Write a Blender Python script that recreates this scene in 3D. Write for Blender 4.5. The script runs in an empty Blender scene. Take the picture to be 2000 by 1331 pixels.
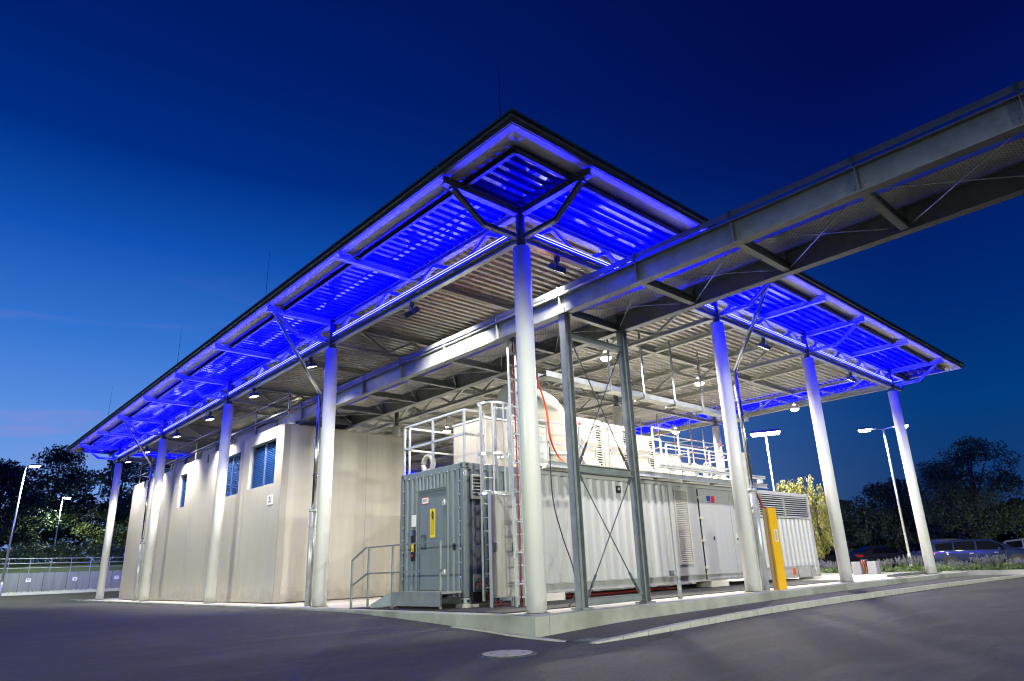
import bpy, math, random
import numpy as np
from mathutils import Vector, Matrix
random.seed(7)
sc = bpy.context.scene
COL = sc.collection
PI = math.pi
rad = math.radians

# ---------------------------------------------------------------- camera
def basis(yaw, pitch, roll):
    f = Vector((math.cos(pitch)*math.cos(yaw), math.cos(pitch)*math.sin(yaw), math.sin(pitch)))
    r = Vector((math.sin(yaw), -math.cos(yaw), 0))
    u = r.cross(f)
    c, s = math.cos(roll), math.sin(roll)
    return f, c*r+s*u, -s*r+c*u
F_, R_, U_ = basis(rad(47.131), rad(17.766), rad(-2.197))
cam_d = bpy.data.cameras.new('camera')
cam = bpy.data.objects.new('camera', cam_d)
COL.objects.link(cam)
cam.matrix_world = Matrix(((R_.x, U_.x, -F_.x, -7.95), (R_.y, U_.y, -F_.y, -8.303), (R_.z, U_.z, -F_.z, 0.71), (0, 0, 0, 1)))
cam_d.sensor_width = 36
cam_d.lens = 1297.83/2000*36
cam_d.shift_x = -8.04/2000
cam_d.shift_y = 28.75/2000
cam_d.clip_start = 0.1
cam_d.clip_end = 3000
sc.camera = cam

# ---------------------------------------------------------------- view
sc.view_settings.view_transform = 'Standard'
sc.view_settings.look = 'None'
sc.view_settings.exposure = 0
sc.view_settings.gamma = 1
sc.cycles.filter_width = 1.1
sc.cycles.sample_clamp_indirect = 10
sc.cycles.use_adaptive_sampling = False
sc.cycles.caustics_reflective = False
sc.cycles.caustics_refractive = False
sc.cycles.blur_glossy = .5

# ---------------------------------------------------------------- sky (dusk: afterglow low on the left, night above and to the right)
world = bpy.data.worlds.new('World')
sc.world = world
world.use_nodes = True
nt = world.node_tree
for n in list(nt.nodes):
    nt.nodes.remove(n)
def wn(t, **k):
    n = nt.nodes.new(t)
    for a, b in k.items():
        setattr(n, a, b)
    return n
def wl(a, b):
    nt.links.new(a, b)
out = wn('ShaderNodeOutputWorld'); bg = wn('ShaderNodeBackground')
tc = wn('ShaderNodeTexCoord'); sep = wn('ShaderNodeSeparateXYZ')
wl(tc.outputs['Generated'], sep.inputs[0])
def ramp(stops, inp):
    r = wn('ShaderNodeValToRGB')
    e = r.color_ramp.elements
    while len(e) > 1:
        e.remove(e[-1])
    e[0].position = stops[0][0]; e[0].color = (*stops[0][1], 1)
    for p, c in stops[1:]:
        q = e.new(p); q.color = (*c, 1)
    wl(inp, r.inputs[0])
    return r
def S(r, g, b):
    f = lambda v: (v/255/12.92) if v/255 < .04045 else ((v/255+.055)/1.055)**2.4
    return (f(r), f(g), f(b))
left = ramp([(0, S(112, 140, 205)), (.1, S(114, 154, 220)), (.2, S(88, 138, 214)), (.3, S(50, 112, 202)), (.42, S(14, 78, 172)), (.52, S(0, 44, 128)), (.62, S(0, 30, 108)), (.8, S(0, 17, 78))], sep.outputs[2])
right = ramp([(0, S(38, 48, 88)), (.08, S(20, 56, 106)), (.18, S(2, 56, 118)), (.3, S(0, 40, 110)), (.45, S(0, 22, 92)), (.58, S(2, 12, 76)), (.8, S(2, 8, 62))], sep.outputs[2])
# azimuth: 1 towards the afterglow (azimuth about 95 deg), 0 opposite
dotn = wn('ShaderNodeVectorMath', operation='DOT_PRODUCT'); dotn.inputs[1].default_value = (math.cos(rad(100)), math.sin(rad(100)), 0)
nrm = wn('ShaderNodeVectorMath', operation='NORMALIZE')
flat = wn('ShaderNodeVectorMath', operation='MULTIPLY'); flat.inputs[1].default_value = (1, 1, 0)
wl(tc.outputs['Generated'], flat.inputs[0]); wl(flat.outputs[0], nrm.inputs[0]); wl(nrm.outputs[0], dotn.inputs[0])
mr = wn('ShaderNodeMapRange', interpolation_type='SMOOTHSTEP'); mr.inputs[1].default_value = 0.05; mr.inputs[2].default_value = 1.0
wl(dotn.outputs['Value'], mr.inputs[0])
mx = wn('ShaderNodeMix', data_type='RGBA'); wl(mr.outputs[0], mx.inputs[0]); wl(right.outputs[0], mx.inputs[6]); wl(left.outputs[0], mx.inputs[7])
# thin pink wisps low in the afterglow
mp = wn('ShaderNodeMapping'); mp.inputs['Scale'].default_value = (1.6, 1.6, 9)
mp.inputs['Rotation'].default_value = (rad(5), rad(6), 0)
wl(tc.outputs['Generated'], mp.inputs[0])
no = wn('ShaderNodeTexNoise'); no.inputs['Scale'].default_value = 2.6; no.inputs['Detail'].default_value = 4; no.inputs['Distortion'].default_value = .6
wl(mp.outputs[0], no.inputs[0])
m2 = wn('ShaderNodeMapRange'); m2.inputs[1].default_value = .52; m2.inputs[2].default_value = .72; m2.inputs[4].default_value = .3
wl(no.outputs[0], m2.inputs[0])
band = ramp([(0, (.55, .55, .55)), (.12, (1, 1, 1)), (.22, (1, 1, 1)), (.40, (0, 0, 0))], sep.outputs[2])
m3 = wn('ShaderNodeMath', operation='MULTIPLY'); wl(m2.outputs[0], m3.inputs[0]); wl(band.outputs[0], m3.inputs[1])
m4 = wn('ShaderNodeMath', operation='MULTIPLY'); wl(m3.outputs[0], m4.inputs[0]); wl(mr.outputs[0], m4.inputs[1])
mx2 = wn('ShaderNodeMix', data_type='RGBA'); wl(m4.outputs[0], mx2.inputs[0]); wl(mx.outputs[2], mx2.inputs[6]); mx2.inputs[7].default_value = (*S(168, 128, 188), 1)
bg.inputs[1].default_value = 1.1
wl(mx2.outputs[2], bg.inputs[0]); wl(bg.outputs[0], out.inputs[0])

# ---------------------------------------------------------------- materials
def mat(name, col, rough=.5, metal=0., var=.12, scale=3., bump=0., bscale=40., streak=False, emit=None, estr=0., coat=0., var2=None, v2scale=.5):
    m = bpy.data.materials.new(name); m.use_nodes = True
    t = m.node_tree; b = t.nodes['Principled BSDF']
    b.inputs['Roughness'].default_value = rough; b.inputs['Metallic'].default_value = metal
    if coat: b.inputs['Coat Weight'].default_value = coat
    tc = t.nodes.new('ShaderNodeTexCoord')
    mp = t.nodes.new('ShaderNodeMapping'); t.links.new(tc.outputs['Object'], mp.inputs[0])
    if streak: mp.inputs['Scale'].default_value = (3, 3, .25)
    if var:
        n = t.nodes.new('ShaderNodeTexNoise'); n.inputs['Scale'].default_value = scale; n.inputs['Detail'].default_value = 6
        n.inputs['Roughness'].default_value = .62
        t.links.new(mp.outputs[0], n.inputs[0])
        r = t.nodes.new('ShaderNodeMapRange'); r.inputs[1].default_value = .25; r.inputs[2].default_value = .75
        r.inputs[3].default_value = 1-var; r.inputs[4].default_value = 1+var
        t.links.new(n.outputs[0], r.inputs[0])
        mu = t.nodes.new('ShaderNodeMix'); mu.data_type = 'RGBA'; mu.blend_type = 'MULTIPLY'; mu.inputs[0].default_value = 1
        mu.inputs[6].default_value = (*col, 1); t.links.new(r.outputs[0], mu.inputs[7])
        last = mu.outputs[2]
        if var2:
            n2 = t.nodes.new('ShaderNodeTexNoise'); n2.inputs['Scale'].default_value = v2scale; n2.inputs['Detail'].default_value = 3
            t.links.new(mp.outputs[0], n2.inputs[0])
            r2 = t.nodes.new('ShaderNodeMapRange'); r2.inputs[1].default_value = .45; r2.inputs[2].default_value = .65
            t.links.new(n2.outputs[0], r2.inputs[0])
            mm = t.nodes.new('ShaderNodeMix'); mm.data_type = 'RGBA'; t.links.new(r2.outputs[0], mm.inputs[0])
            t.links.new(last, mm.inputs[6]); mm.inputs[7].default_value = (*var2, 1); last = mm.outputs[2]
        t.links.new(last, b.inputs['Base Color'])
        r3 = t.nodes.new('ShaderNodeMapRange'); r3.inputs[3].default_value = max(rough-.1, .03); r3.inputs[4].default_value = min(rough+.12, 1)
        t.links.new(n.outputs[0], r3.inputs[0]); t.links.new(r3.outputs[0], b.inputs['Roughness'])
    else:
        b.inputs['Base Color'].default_value = (*col, 1)
    if bump:
        n = t.nodes.new('ShaderNodeTexNoise'); n.inputs['Scale'].default_value = bscale; n.inputs['Detail'].default_value = 4
        t.links.new(tc.outputs['Object'], n.inputs[0])
        bp = t.nodes.new('ShaderNodeBump'); bp.inputs['Strength'].default_value = bump; bp.inputs['Distance'].default_value = .02
        t.links.new(n.outputs[0], bp.inputs['Height']); t.links.new(bp.outputs[0], b.inputs['Normal'])
    if emit:
        b.inputs['Emission Color'].default_value = (*emit, 1); b.inputs['Emission Strength'].default_value = estr
    return m

M = {}
M['column'] = mat('column_paint', (.80, .80, .77), .38, var=.05, scale=1.5)
M['steel'] = mat('galvanised_steel', (.26, .285, .28), .42, .35, var=.22, scale=5, bump=.1)
M['beam'] = mat('roof_beam_galvanised', (.43, .45, .43), .42, .3, var=.18, scale=5)
M['steel_light'] = mat('light_galvanised_steel', (.55, .58, .57), .36, .4, var=.15, scale=6)
M['steel_dark'] = mat('dark_grey_steel', (.085, .105, .11), .45, .2, var=.15, scale=4)
M['rail'] = mat('galvanised_handrail', (.62, .64, .63), .3, .5, var=.1, scale=10)
M['chrome'] = mat('polished_steel_pipe', (.7, .72, .72), .16, 1, var=.06, scale=4)
M['deck'] = mat('corrugated_roof_sheet', (.62, .61, .575), .24, .2, var=.08, scale=1.2)
M['soffit'] = mat('pale_soffit_panel', (.68, .66, .62), .5, var=.05)
M['overdeck'] = mat('baked_led_blue_roof_sheet', (.022, .03, .34), .05, .0, var=0)  # blue of the LED light put into the sheet colour so the overhang saturates
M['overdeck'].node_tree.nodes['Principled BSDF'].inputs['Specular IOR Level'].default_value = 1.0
M['winframe'] = mat('window_frame_paint', (.13, .17, .30), .4, .2, var=.05)
M['boxgrey'] = mat('pale_box_grey', (.26, .26, .3), .5, var=.08)
M['fascia'] = mat('fascia_dark_grey', (.16, .19, .188), .4, .1, var=.1)
M['beige'] = mat('beige_cladding', (.455, .43, .365), .45, var=.09, scale=2, streak=True, bump=.03, bscale=300)
M['beige_trim'] = mat('beige_trim', (.34, .32, .28), .4, var=.05)
M['green'] = mat('grey_green_paint', (.16, .195, .208), .38, .0, var=.14, scale=2.5, streak=True)
M['green_light'] = mat('weathered_container_edge', (.34, .40, .38), .45, .1, var=.18, scale=6)
M['grey'] = mat('light_grey_paint', (.345, .355, .35), .36, var=.07, scale=2, streak=True)
M['grey_dark'] = mat('mid_grey_paint', (.27, .30, .30), .4, var=.1)
M['white'] = mat('white_paint', (.42, .40, .355), .4, var=.06)
M['alu'] = mat('brushed_aluminium', (.62, .58, .52), .42, 1, var=.14, scale=4, streak=True)
M['concrete'] = mat('concrete', (.36, .37, .33), .8, var=.2, scale=2.5, bump=.25, bscale=60, var2=(.24, .25, .21), v2scale=1.2)
M['slab'] = mat('pale_concrete_slab', (.52, .5, .44), .75, var=.12, scale=2, bump=.1)
M['wallconc'] = mat('retaining_concrete', (.20, .21, .20), .8, var=.22, scale=1.3, streak=True, bump=.15)
M['kerb'] = mat('kerb_stone', (.42, .42, .38), .75, var=.2, scale=5, bump=.2)
M['red'] = mat('red_cable_sheath', (.22, .01, .008), .5, var=.1)
M['hose'] = mat('dark_red_hose', (.11, .007, .006), .55, var=.2)
M['orange'] = mat('orange_cable', (.62, .09, .03), .35, var=.1)
M['black'] = mat('black_rubber', (.012, .012, .013), .45, var=.2)
M['mat'] = mat('black_rubber_mat', (.02, .02, .018), .7, var=.5, scale=14, bump=.5, bscale=50)
M['yellow'] = mat('yellow_board', (.9, .50, .01), .42, var=.1, scale=3, streak=True)
M['wood'] = mat('raw_timber', (.42, .27, .13), .7, var=.35, scale=3, streak=True)
M['signyellow'] = mat('sign_yellow', (.8, .6, .01), .4, var=0)
M['signwhite'] = mat('sign_white', (.8, .8, .8), .4, var=0)
M['signblack'] = mat('sign_black', (.015, .015, .015), .5, var=0)
M['signred'] = mat('sign_red', (.65, .02, .02), .4, var=0)
M['signblue'] = mat('sign_blue', (.01, .06, .35), .4, var=0)
M['bark'] = mat('tree_bark', (.07, .055, .045), .9, var=.4, scale=8, bump=.5, bscale=20)
M['leaf'] = mat('dark_foliage', (.045, .075, .022), .6, var=.5, scale=1.2)
M['leaf2'] = mat('mid_foliage', (.075, .10, .025), .6, var=.5, scale=1.0)
M['leafy'] = mat('yellow_green_foliage', (.165, .16, .03), .6, var=.4, scale=1.5)
M['leafh'] = mat('hedge_foliage', (.045, .085, .04), .6, var=.4, scale=1.5)
M['lav'] = mat('lavender_flower', (.17, .15, .23), .8, var=.2)
M['lavleaf'] = mat('low_shrub_leaf', (.13, .19, .07), .7, var=.4, scale=4)
M['glass'] = mat('dark_glass', (.004, .005, .007), .05, 0, var=0)
M['blind'] = mat('blue_window_blind', (.03, .13, .44), .35, .05, var=.06)
M['tyre'] = mat('tyre_rubber', (.015, .015, .015), .7, var=.1)
M['rim'] = mat('alloy_rim', (.10, .10, .11), .35, .8, var=.05)
M['leddot'] = mat('lens_dark', (.02, .03, .08), .3, var=0)

def splash(m, col, top):
    """dried splash dirt along the foot of a wall, with a ragged noisy upper edge"""
    t = m.node_tree; b = t.nodes['Principled BSDF']; src = b.inputs['Base Color'].links[0].from_socket
    g = t.nodes.new('ShaderNodeNewGeometry'); s = t.nodes.new('ShaderNodeSeparateXYZ'); t.links.new(g.outputs['Position'], s.inputs[0])
    n = t.nodes.new('ShaderNodeTexNoise'); n.inputs['Scale'].default_value = 5; n.inputs['Detail'].default_value = 8; t.links.new(g.outputs['Position'], n.inputs[0])
    a = t.nodes.new('ShaderNodeMath'); a.operation = 'MULTIPLY_ADD'; t.links.new(n.outputs[0], a.inputs[0]); a.inputs[1].default_value = -top*2.2; t.links.new(s.outputs[2], a.inputs[2])
    r = t.nodes.new('ShaderNodeMapRange'); r.inputs[1].default_value = -top*1.3; r.inputs[2].default_value = -top*.2; r.inputs[3].default_value = .6; r.inputs[4].default_value = 0; t.links.new(a.outputs[0], r.inputs[0])
    x = t.nodes.new('ShaderNodeMix'); x.data_type = 'RGBA'; t.links.new(r.outputs[0], x.inputs[0]); t.links.new(src, x.inputs[6]); x.inputs[7].default_value = (*col, 1); t.links.new(x.outputs[2], b.inputs['Base Color'])
splash(M['beige'], (.22, .20, .16), .45); splash(M['column'], (.30, .28, .23), .3); splash(M['grey'], (.17, .16, .14), .5); splash(M['green'], (.10, .10, .09), .4)

def emat(name, col, st):
    m = bpy.data.materials.new(name); m.use_nodes = True
    t = m.node_tree
    for n in list(t.nodes): t.nodes.remove(n)
    o = t.nodes.new('ShaderNodeOutputMaterial'); e = t.nodes.new('ShaderNodeEmission')
    e.inputs[0].default_value = (*col, 1); e.inputs[1].default_value = st
    t.links.new(e.outputs[0], o.inputs[0])
    return m
def one_sided(m):
    t = m.node_tree; e = [n for n in t.nodes if n.type == 'EMISSION'][0]
    g = t.nodes.new('ShaderNodeNewGeometry'); a = t.nodes.new('ShaderNodeMath'); a.operation = 'MULTIPLY_ADD'
    t.links.new(g.outputs['Backfacing'], a.inputs[0]); a.inputs[1].default_value = -e.inputs[1].default_value; a.inputs[2].default_value = e.inputs[1].default_value
    t.links.new(a.outputs[0], e.inputs[1]); return m
M['tube'] = emat('blue_led_tube', (.0014, .0015, 1), 1200)
one_sided(M['tube'])
M['lamp_warm'] = emat('warm_lamp_glow', (1, .86, .62), 60)
M['lamp_cool'] = emat('cool_lamp_glow', (.9, 1, .86), 60)
M['flood_glow'] = emat('flood_lamp_glow', (1, .93, .8), 30)

for k_ in ('lamp_warm', 'lamp_cool', 'flood_glow'): M[k_].cycles.emission_sampling = 'NONE'   # their spot lamps carry the light
M['tube'].cycles.emission_sampling = 'FRONT'

def perf(name, base, pitch, hole, rough=.4, metal=.5):
    """perforated sheet: round holes let light and sight through"""
    m = mat(name, base, rough, metal, var=.15, scale=6)
    t = m.node_tree; b = t.nodes['Principled BSDF']; o = t.nodes['Material Output']
    tc = t.nodes.new('ShaderNodeTexCoord')
    mp = t.nodes.new('ShaderNodeMapping'); mp.inputs['Scale'].default_value = (1/pitch,)*3
    mp.inputs['Rotation'].default_value = (0, 0, rad(45)) 
    t.links.new(tc.outputs['Object'], mp.inputs[0])
    fr = t.nodes.new('ShaderNodeVectorMath'); fr.operation = 'FRACTION'; t.links.new(mp.outputs[0], fr.inputs[0])
    su = t.nodes.new('ShaderNodeVectorMath'); su.operation = 'SUBTRACT'; su.inputs[1].default_value = (.5, .5, .5); t.links.new(fr.outputs[0], su.inputs[0])
    fl = t.nodes.new('ShaderNodeVectorMath'); fl.operation = 'MULTIPLY'; fl.inputs[1].default_value = (1, 1, 0); t.links.new(su.outputs[0], fl.inputs[0])
    le = t.nodes.new('ShaderNodeVectorMath'); le.operation = 'LENGTH'; t.links.new(fl.outputs[0], le.inputs[0])
    lt = t.nodes.new('ShaderNodeMath'); lt.operation = 'LESS_THAN'; lt.inputs[1].default_value = hole; t.links.new(le.outputs['Value'], lt.inputs[0])
    tr = t.nodes.new('ShaderNodeBsdfTransparent'); ms = t.nodes.new('ShaderNodeMixShader')
    t.links.new(lt.outputs[0], ms.inputs[0]); t.links.new(b.outputs[0], ms.inputs[1]); t.links.new(tr.outputs[0], ms.inputs[2]); t.links.new(ms.outputs[0], o.inputs[0])
    return m
M['perf'] = perf('perforated_sheet', (.85, .83, .76), .062, .16, .5, .1)

# ---------------------------------------------------------------- mesh builder
ORI = {}
def origin(o):
    v = Vector((0, 0, 0))
    while o is not None:
        v += Vector(o.location); o = o.parent
    return v
class MB:
    def __init__(s): s.v = []; s.f = []; s.sm = []
    def quad(s, a, b, c, d):
        n = len(s.v); s.v += [a, b, c, d]; s.f.append((n, n+1, n+2, n+3)); s.sm.append(False); return s
    def poly(s, pts):
        n = len(s.v); s.v += list(pts); s.f.append(tuple(range(n, n+len(pts)))); s.sm.append(False); return s
    def hexa(s, p):
        n = len(s.v); s.v += [tuple(q) for q in p]
        for f in ((0, 3, 2, 1), (4, 5, 6, 7), (0, 1, 5, 4), (1, 2, 6, 5), (2, 3, 7, 6), (3, 0, 4, 7)):
            s.f.append(tuple(n+i for i in f)); s.sm.append(False)
        return s
    def box(s, x0, x1, y0, y1, z0, z1):
        return s.hexa([(x0, y0, z0), (x1, y0, z0), (x1, y1, z0), (x0, y1, z0), (x0, y0, z1), (x1, y0, z1), (x1, y1, z1), (x0, y1, z1)])
    def frame(s, p, q, up=(0, 0, 1)):
        p, q = Vector(p), Vector(q); d = (q-p).normalized(); up = Vector(up)
        if abs(d.dot(up)) > .98: up = Vector((0, 1, 0))
        r = d.cross(up).normalized(); u = r.cross(d).normalized()
        return p, q, r, u
    def bar(s, p, q, w, h, up=(0, 0, 1), ox=0, oz=0):
        p, q, r, u = s.frame(p, q, up)
        a, b = r*w/2, u*h/2; o = r*ox+u*oz
        return s.hexa([p-a-b+o, p+a-b+o, q+a-b+o, q-a-b+o, p-a+b+o, p+a+b+o, q+a+b+o, q-a+b+o])
    def ibeam(s, p, q, h, w, t=.014, up=(0, 0, 1)):
        s.bar(p, q, w, t, up, oz=(h-t)/2); s.bar(p, q, w, t, up, oz=-(h-t)/2); s.bar(p, q, t*.8, h-2*t, up); return s
    def channel(s, p, q, h, w, t=.01, up=(0, 0, 1), side=1):
        s.bar(p, q, w, t, up, oz=(h-t)/2); s.bar(p, q, w, t, up, oz=-(h-t)/2); s.bar(p, q, t, h-2*t, up, ox=side*(w-t)/2); return s
    def cyl(s, p, q, r0, r1=None, n=20, caps=True):
        r1 = r0 if r1 is None else r1
        p, q, r, u = s.frame(p, q); k = len(s.v)
        for c, R in ((p, r0), (q, r1)):
            for i in range(n):
                a = 2*PI*i/n; s.v.append(tuple(c+r*math.cos(a)*R+u*math.sin(a)*R))
        for i in range(n):
            j = (i+1) % n; s.f.append((k+i, k+j, k+n+j, k+n+i)); s.sm.append(True)
        if caps:
            s.f.append(tuple(k+i for i in reversed(range(n)))); s.sm.append(False)
            s.f.append(tuple(k+n+i for i in range(n))); s.sm.append(False)
        return s
    def tube(s, pts, r, n=10, radii=None):
        pts = [Vector(p) for p in pts]; k = len(s.v); N = len(pts)
        u = None
        for i, p in enumerate(pts):
            d = (pts[min(i+1, N-1)]-pts[max(i-1, 0)]).normalized()
            if u is None:
                a = Vector((0, 0, 1)) if abs(d.z) < .9 else Vector((1, 0, 0)); u = d.cross(a).normalized()
            else:
                u = (u-d*u.dot(d)).normalized()
            w = d.cross(u); R = radii[i] if radii else r
            for j in range(n):
                a = 2*PI*j/n; s.v.append(tuple(p+u*math.cos(a)*R+w*math.sin(a)*R))
        for i in range(N-1):
            for j in range(n):
                l = (j+1) % n; s.f.append((k+i*n+j, k+i*n+l, k+(i+1)*n+l, k+(i+1)*n+j)); s.sm.append(True)
        s.f.append(tuple(k+j for j in reversed(range(n)))); s.sm.append(False)
        s.f.append(tuple(k+(N-1)*n+j for j in range(n))); s.sm.append(False)
        return s
    def build(s, name, m, parent=None, loc=None, bevel=0):
        me = bpy.data.meshes.new(name)
        o = bpy.data.objects.new(name, me); COL.objects.link(o)
        off = origin(parent) if parent is not None else Vector(loc or (0, 0, 0))
        if parent is not None: o.parent = parent
        else: o.location = off
        me.from_pydata([(a[0]-off.x, a[1]-off.y, a[2]-off.z) for a in s.v], [], s.f)
        me.polygons.foreach_set('use_smooth', s.sm)
        me.materials.append(M[m] if isinstance(m, str) else m)
        me.update()
        if bevel:
            b = o.modifiers.new('bevel', 'BEVEL'); b.width = bevel; b.segments = 2; b.limit_method = 'ANGLE'
        return o
def tag(o, label=None, cat=None, group=None, kind=None):
    if label: o['label'] = label
    if cat: o['category'] = cat
    if group: o['group'] = group
    if kind: o['kind'] = kind
    return o
def thing(name, loc, label, cat, group=None):
    o = bpy.data.objects.new(name, None); COL.objects.link(o); o.location = loc; o.empty_display_size = .2
    return tag(o, label, cat, group)
def copy_tree(o, parent=None):
    c = o.copy(); COL.objects.link(c)
    if parent is not None: c.parent = parent
    for ch in list(o.children): copy_tree(ch, c)
    return c
def text(s, size, m, parent, origin_, xdir, ydir, name='lettering', depth=.002, bold=0):
    cu = bpy.data.curves.new(name, 'FONT'); cu.body = s; cu.size = size; cu.extrude = depth; cu.align_x = 'CENTER'; cu.align_y = 'CENTER'; cu.offset = bold
    t = bpy.data.objects.new(name, cu); COL.objects.link(t)
    dg = bpy.context.evaluated_depsgraph_get(); dg.update()
    me = bpy.data.meshes.new_from_object(t.evaluated_get(dg))
    bpy.data.objects.remove(t)
    X, Y = Vector(xdir).normalized(), Vector(ydir).normalized(); Z = X.cross(Y)
    mt = Matrix(((X.x, Y.x, Z.x, 0), (X.y, Y.y, Z.y, 0), (X.z, Y.z, Z.z, 0), (0, 0, 0, 1)))
    me.transform(mt); me.transform(Matrix.Translation(Vector(origin_)-origin(parent)))
    me.materials.clear(); me.materials.append(M[m])
    o = bpy.data.objects.new(name, me); COL.objects.link(o); o.parent = parent
    return o
LK = 4.6
def spot(name, loc, target, power, col=(1, .93, .8), angle=110, blend=.7, size=.12, parent=None):
    d = bpy.data.lights.new(name, 'SPOT'); d.energy = power*LK; d.color = col; d.spot_size = rad(angle); d.spot_blend = blend; d.shadow_soft_size = size
    o = bpy.data.objects.new(name, d); COL.objects.link(o)
    l = Vector(loc); o.rotation_euler = (Vector(target)-l).to_track_quat('-Z', 'Y').to_euler()
    if parent is not None: o.parent = parent; l = l-origin(parent)
    o.location = l
    return o

# ================================================================ GROUND
def gz(x, y):
    l = np.interp(y, [-1, 0, 1.4, 3.3, 5.3, 7, 9, 20, 35, 40, 42.2, 45, 60], [-.3, -.27, -.21, -.12, -.05, -.04, -.045, -.06, -.1, 0., .18, .4, .4])
    r = np.interp(x, [-2, 0, 22, 30], [-.31, -.31, -.2, -.2])
    w = min(max((12-x)/12, 0), 1)
    if y < -1: return float(r)
    w2 = min((y+1)/1.5, 1)
    far = np.interp(y, [36, 42.2, 45], [0, 1, 1])
    w = max(w, far)
    v = l*w+(r)*(1-w)
    return float(r*(1-w2)+v*w2)
def grid(name, xs, ys, fz, m, kind='structure'):
    b = MB(); nx, ny = len(xs), len(ys)
    for y in ys:
        for x in xs: b.v.append((x, y, fz(x, y)))
    for j in range(ny-1):
        for i in range(nx-1):
            b.f.append((j*nx+i, j*nx+i+1, (j+1)*nx+i+1, (j+1)*nx+i)); b.sm.append(True)
    o = b.build(name, m); return tag(o, kind=kind)
# asphalt: fine aggregate, tyre-polished streaks, patches
def asphalt(name, c0, c1):
    m = mat(name, c0, .78, var=.75, scale=16, bump=.9, bscale=70)
    t = m.node_tree; b = t.nodes['Principled BSDF']
    src = b.inputs['Base Color'].links[0].from_socket
    tc = t.nodes.new('ShaderNodeTexCoord'); mp = t.nodes.new('ShaderNodeMapping'); mp.inputs['Scale'].default_value = (.35, 1.6, 1); mp.inputs['Rotation'].default_value = (0, 0, rad(-38))
    t.links.new(tc.outputs['Object'], mp.inputs[0])
    n = t.nodes.new('ShaderNodeTexNoise'); n.inputs['Scale'].default_value = .9; n.inputs['Detail'].default_value = 8; n.inputs['Roughness'].default_value = .68; n.inputs['Distortion'].default_value = .8
    t.links.new(mp.outputs[0], n.inputs[0])
    r = t.nodes.new('ShaderNodeMapRange'); r.inputs[1].default_value = .5; r.inputs[2].default_value = .78; r.inputs[4].default_value = .75
    t.links.new(n.outputs[0], r.inputs[0])
    mm = t.nodes.new('ShaderNodeMix'); mm.data_type = 'RGBA'; t.links.new(r.outputs[0], mm.inputs[0]); t.links.new(src, mm.inputs[6]); mm.inputs[7].default_value = (*c1, 1)
    vo = t.nodes.new('ShaderNodeTexVoronoi'); vo.inputs['Scale'].default_value = 34; t.links.new(tc.outputs['Object'], vo.inputs['Vector'])
    st = t.nodes.new('ShaderNodeMath'); st.operation = 'LESS_THAN'; st.inputs[1].default_value = .16; t.links.new(vo.outputs['Distance'], st.inputs[0])
    m5 = t.nodes.new('ShaderNodeMath'); m5.operation = 'MULTIPLY'; m5.inputs[1].default_value = .4; t.links.new(st.outputs[0], m5.inputs[0])
    ms = t.nodes.new('ShaderNodeMix'); ms.data_type = 'RGBA'; t.links.new(m5.outputs[0], ms.inputs[0]); t.links.new(mm.outputs[2], ms.inputs[6]); ms.inputs[7].default_value = (.22, .21, .19, 1)
    nd = t.nodes.new('ShaderNodeTexNoise'); nd.inputs['Scale'].default_value = 1.5; nd.inputs['Detail'].default_value = 5; t.links.new(tc.outputs['Object'], nd.inputs[0])
    ad = t.nodes.new('ShaderNodeMix'); ad.data_type = 'RGBA'; ad.blend_type = 'ADD'; ad.inputs[0].default_value = .55; t.links.new(tc.outputs['Object'], ad.inputs[6]); t.links.new(nd.outputs[1], ad.inputs[7])
    vc = t.nodes.new('ShaderNodeTexVoronoi'); vc.feature = 'DISTANCE_TO_EDGE'; vc.inputs['Scale'].default_value = .33; t.links.new(ad.outputs[2], vc.inputs['Vector'])
    cr = t.nodes.new('ShaderNodeMapRange'); cr.inputs[1].default_value = 0; cr.inputs[2].default_value = .006; cr.inputs[3].default_value = .6; cr.inputs[4].default_value = 0; t.links.new(vc.outputs['Distance'], cr.inputs[0])
    mc = t.nodes.new('ShaderNodeMix'); mc.data_type = 'RGBA'; t.links.new(cr.outputs[0], mc.inputs[0]); t.links.new(ms.outputs[2], mc.inputs[6]); mc.inputs[7].default_value = (.012, .012, .011, 1)
    t.links.new(mc.outputs[2], b.inputs['Base Color'])
    return m
M['asphalt'] = asphalt('asphalt', (.034, .034, .026), (.095, .093, .074))
M['asphalt2'] = asphalt('asphalt_pavement', (.056, .053, .043), (.10, .096, .08))
xs = sorted(set(list(np.arange(-14, 30, 1.0))+[-400, -200, -100, -60, -40, -30, -20, 35, 45, 60, 90, 140, 220, 400]))
ys = sorted(set(list(np.arange(-14, 46, .5))+[-400, -200, -100, -50, -30, -20, 50, 60, 90, 140, 220, 400]))
grid('asphalt_ground', xs, ys, gz, 'asphalt')

# side pavement along the right facade with its kerb
KX = [(-.57, -1.74), (.56, -1.72), (4.7, -1.47), (9.4, -1.57), (14.4, -1.74), (21, -2.2), (27, -2.5), (40, -3)]
def ky(x): return float(np.interp(x, [k[0] for k in KX], [k[1] for k in KX]))
def pz(x): return float(np.interp(x, [-.6, .3, 1.5, 8, 16, 40], [-.30, -.27, -.225, -.16, -.14, -.14]))
b = MB(); px = list(np.arange(-.57, 21.3, .6))+[21.4, 26, 32, 40]
for x in px:
    y1 = ky(x)
    for k in range(5): b.v.append((x, y1+.13+(-.46-y1-.13)*k/4 if x < 21.3 else y1+.13+(1.2+.6*(x-21))*k/4, pz(x)))
for i in range(len(px)-1):
    for k in range(4): b.f.append((i*5+k, i*5+5+k, i*5+6+k, i*5+1+k)); b.sm.append(True)
tag(b.build('side_pavement', 'asphalt2'), kind='structure')
b = MB()
n = 0
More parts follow.
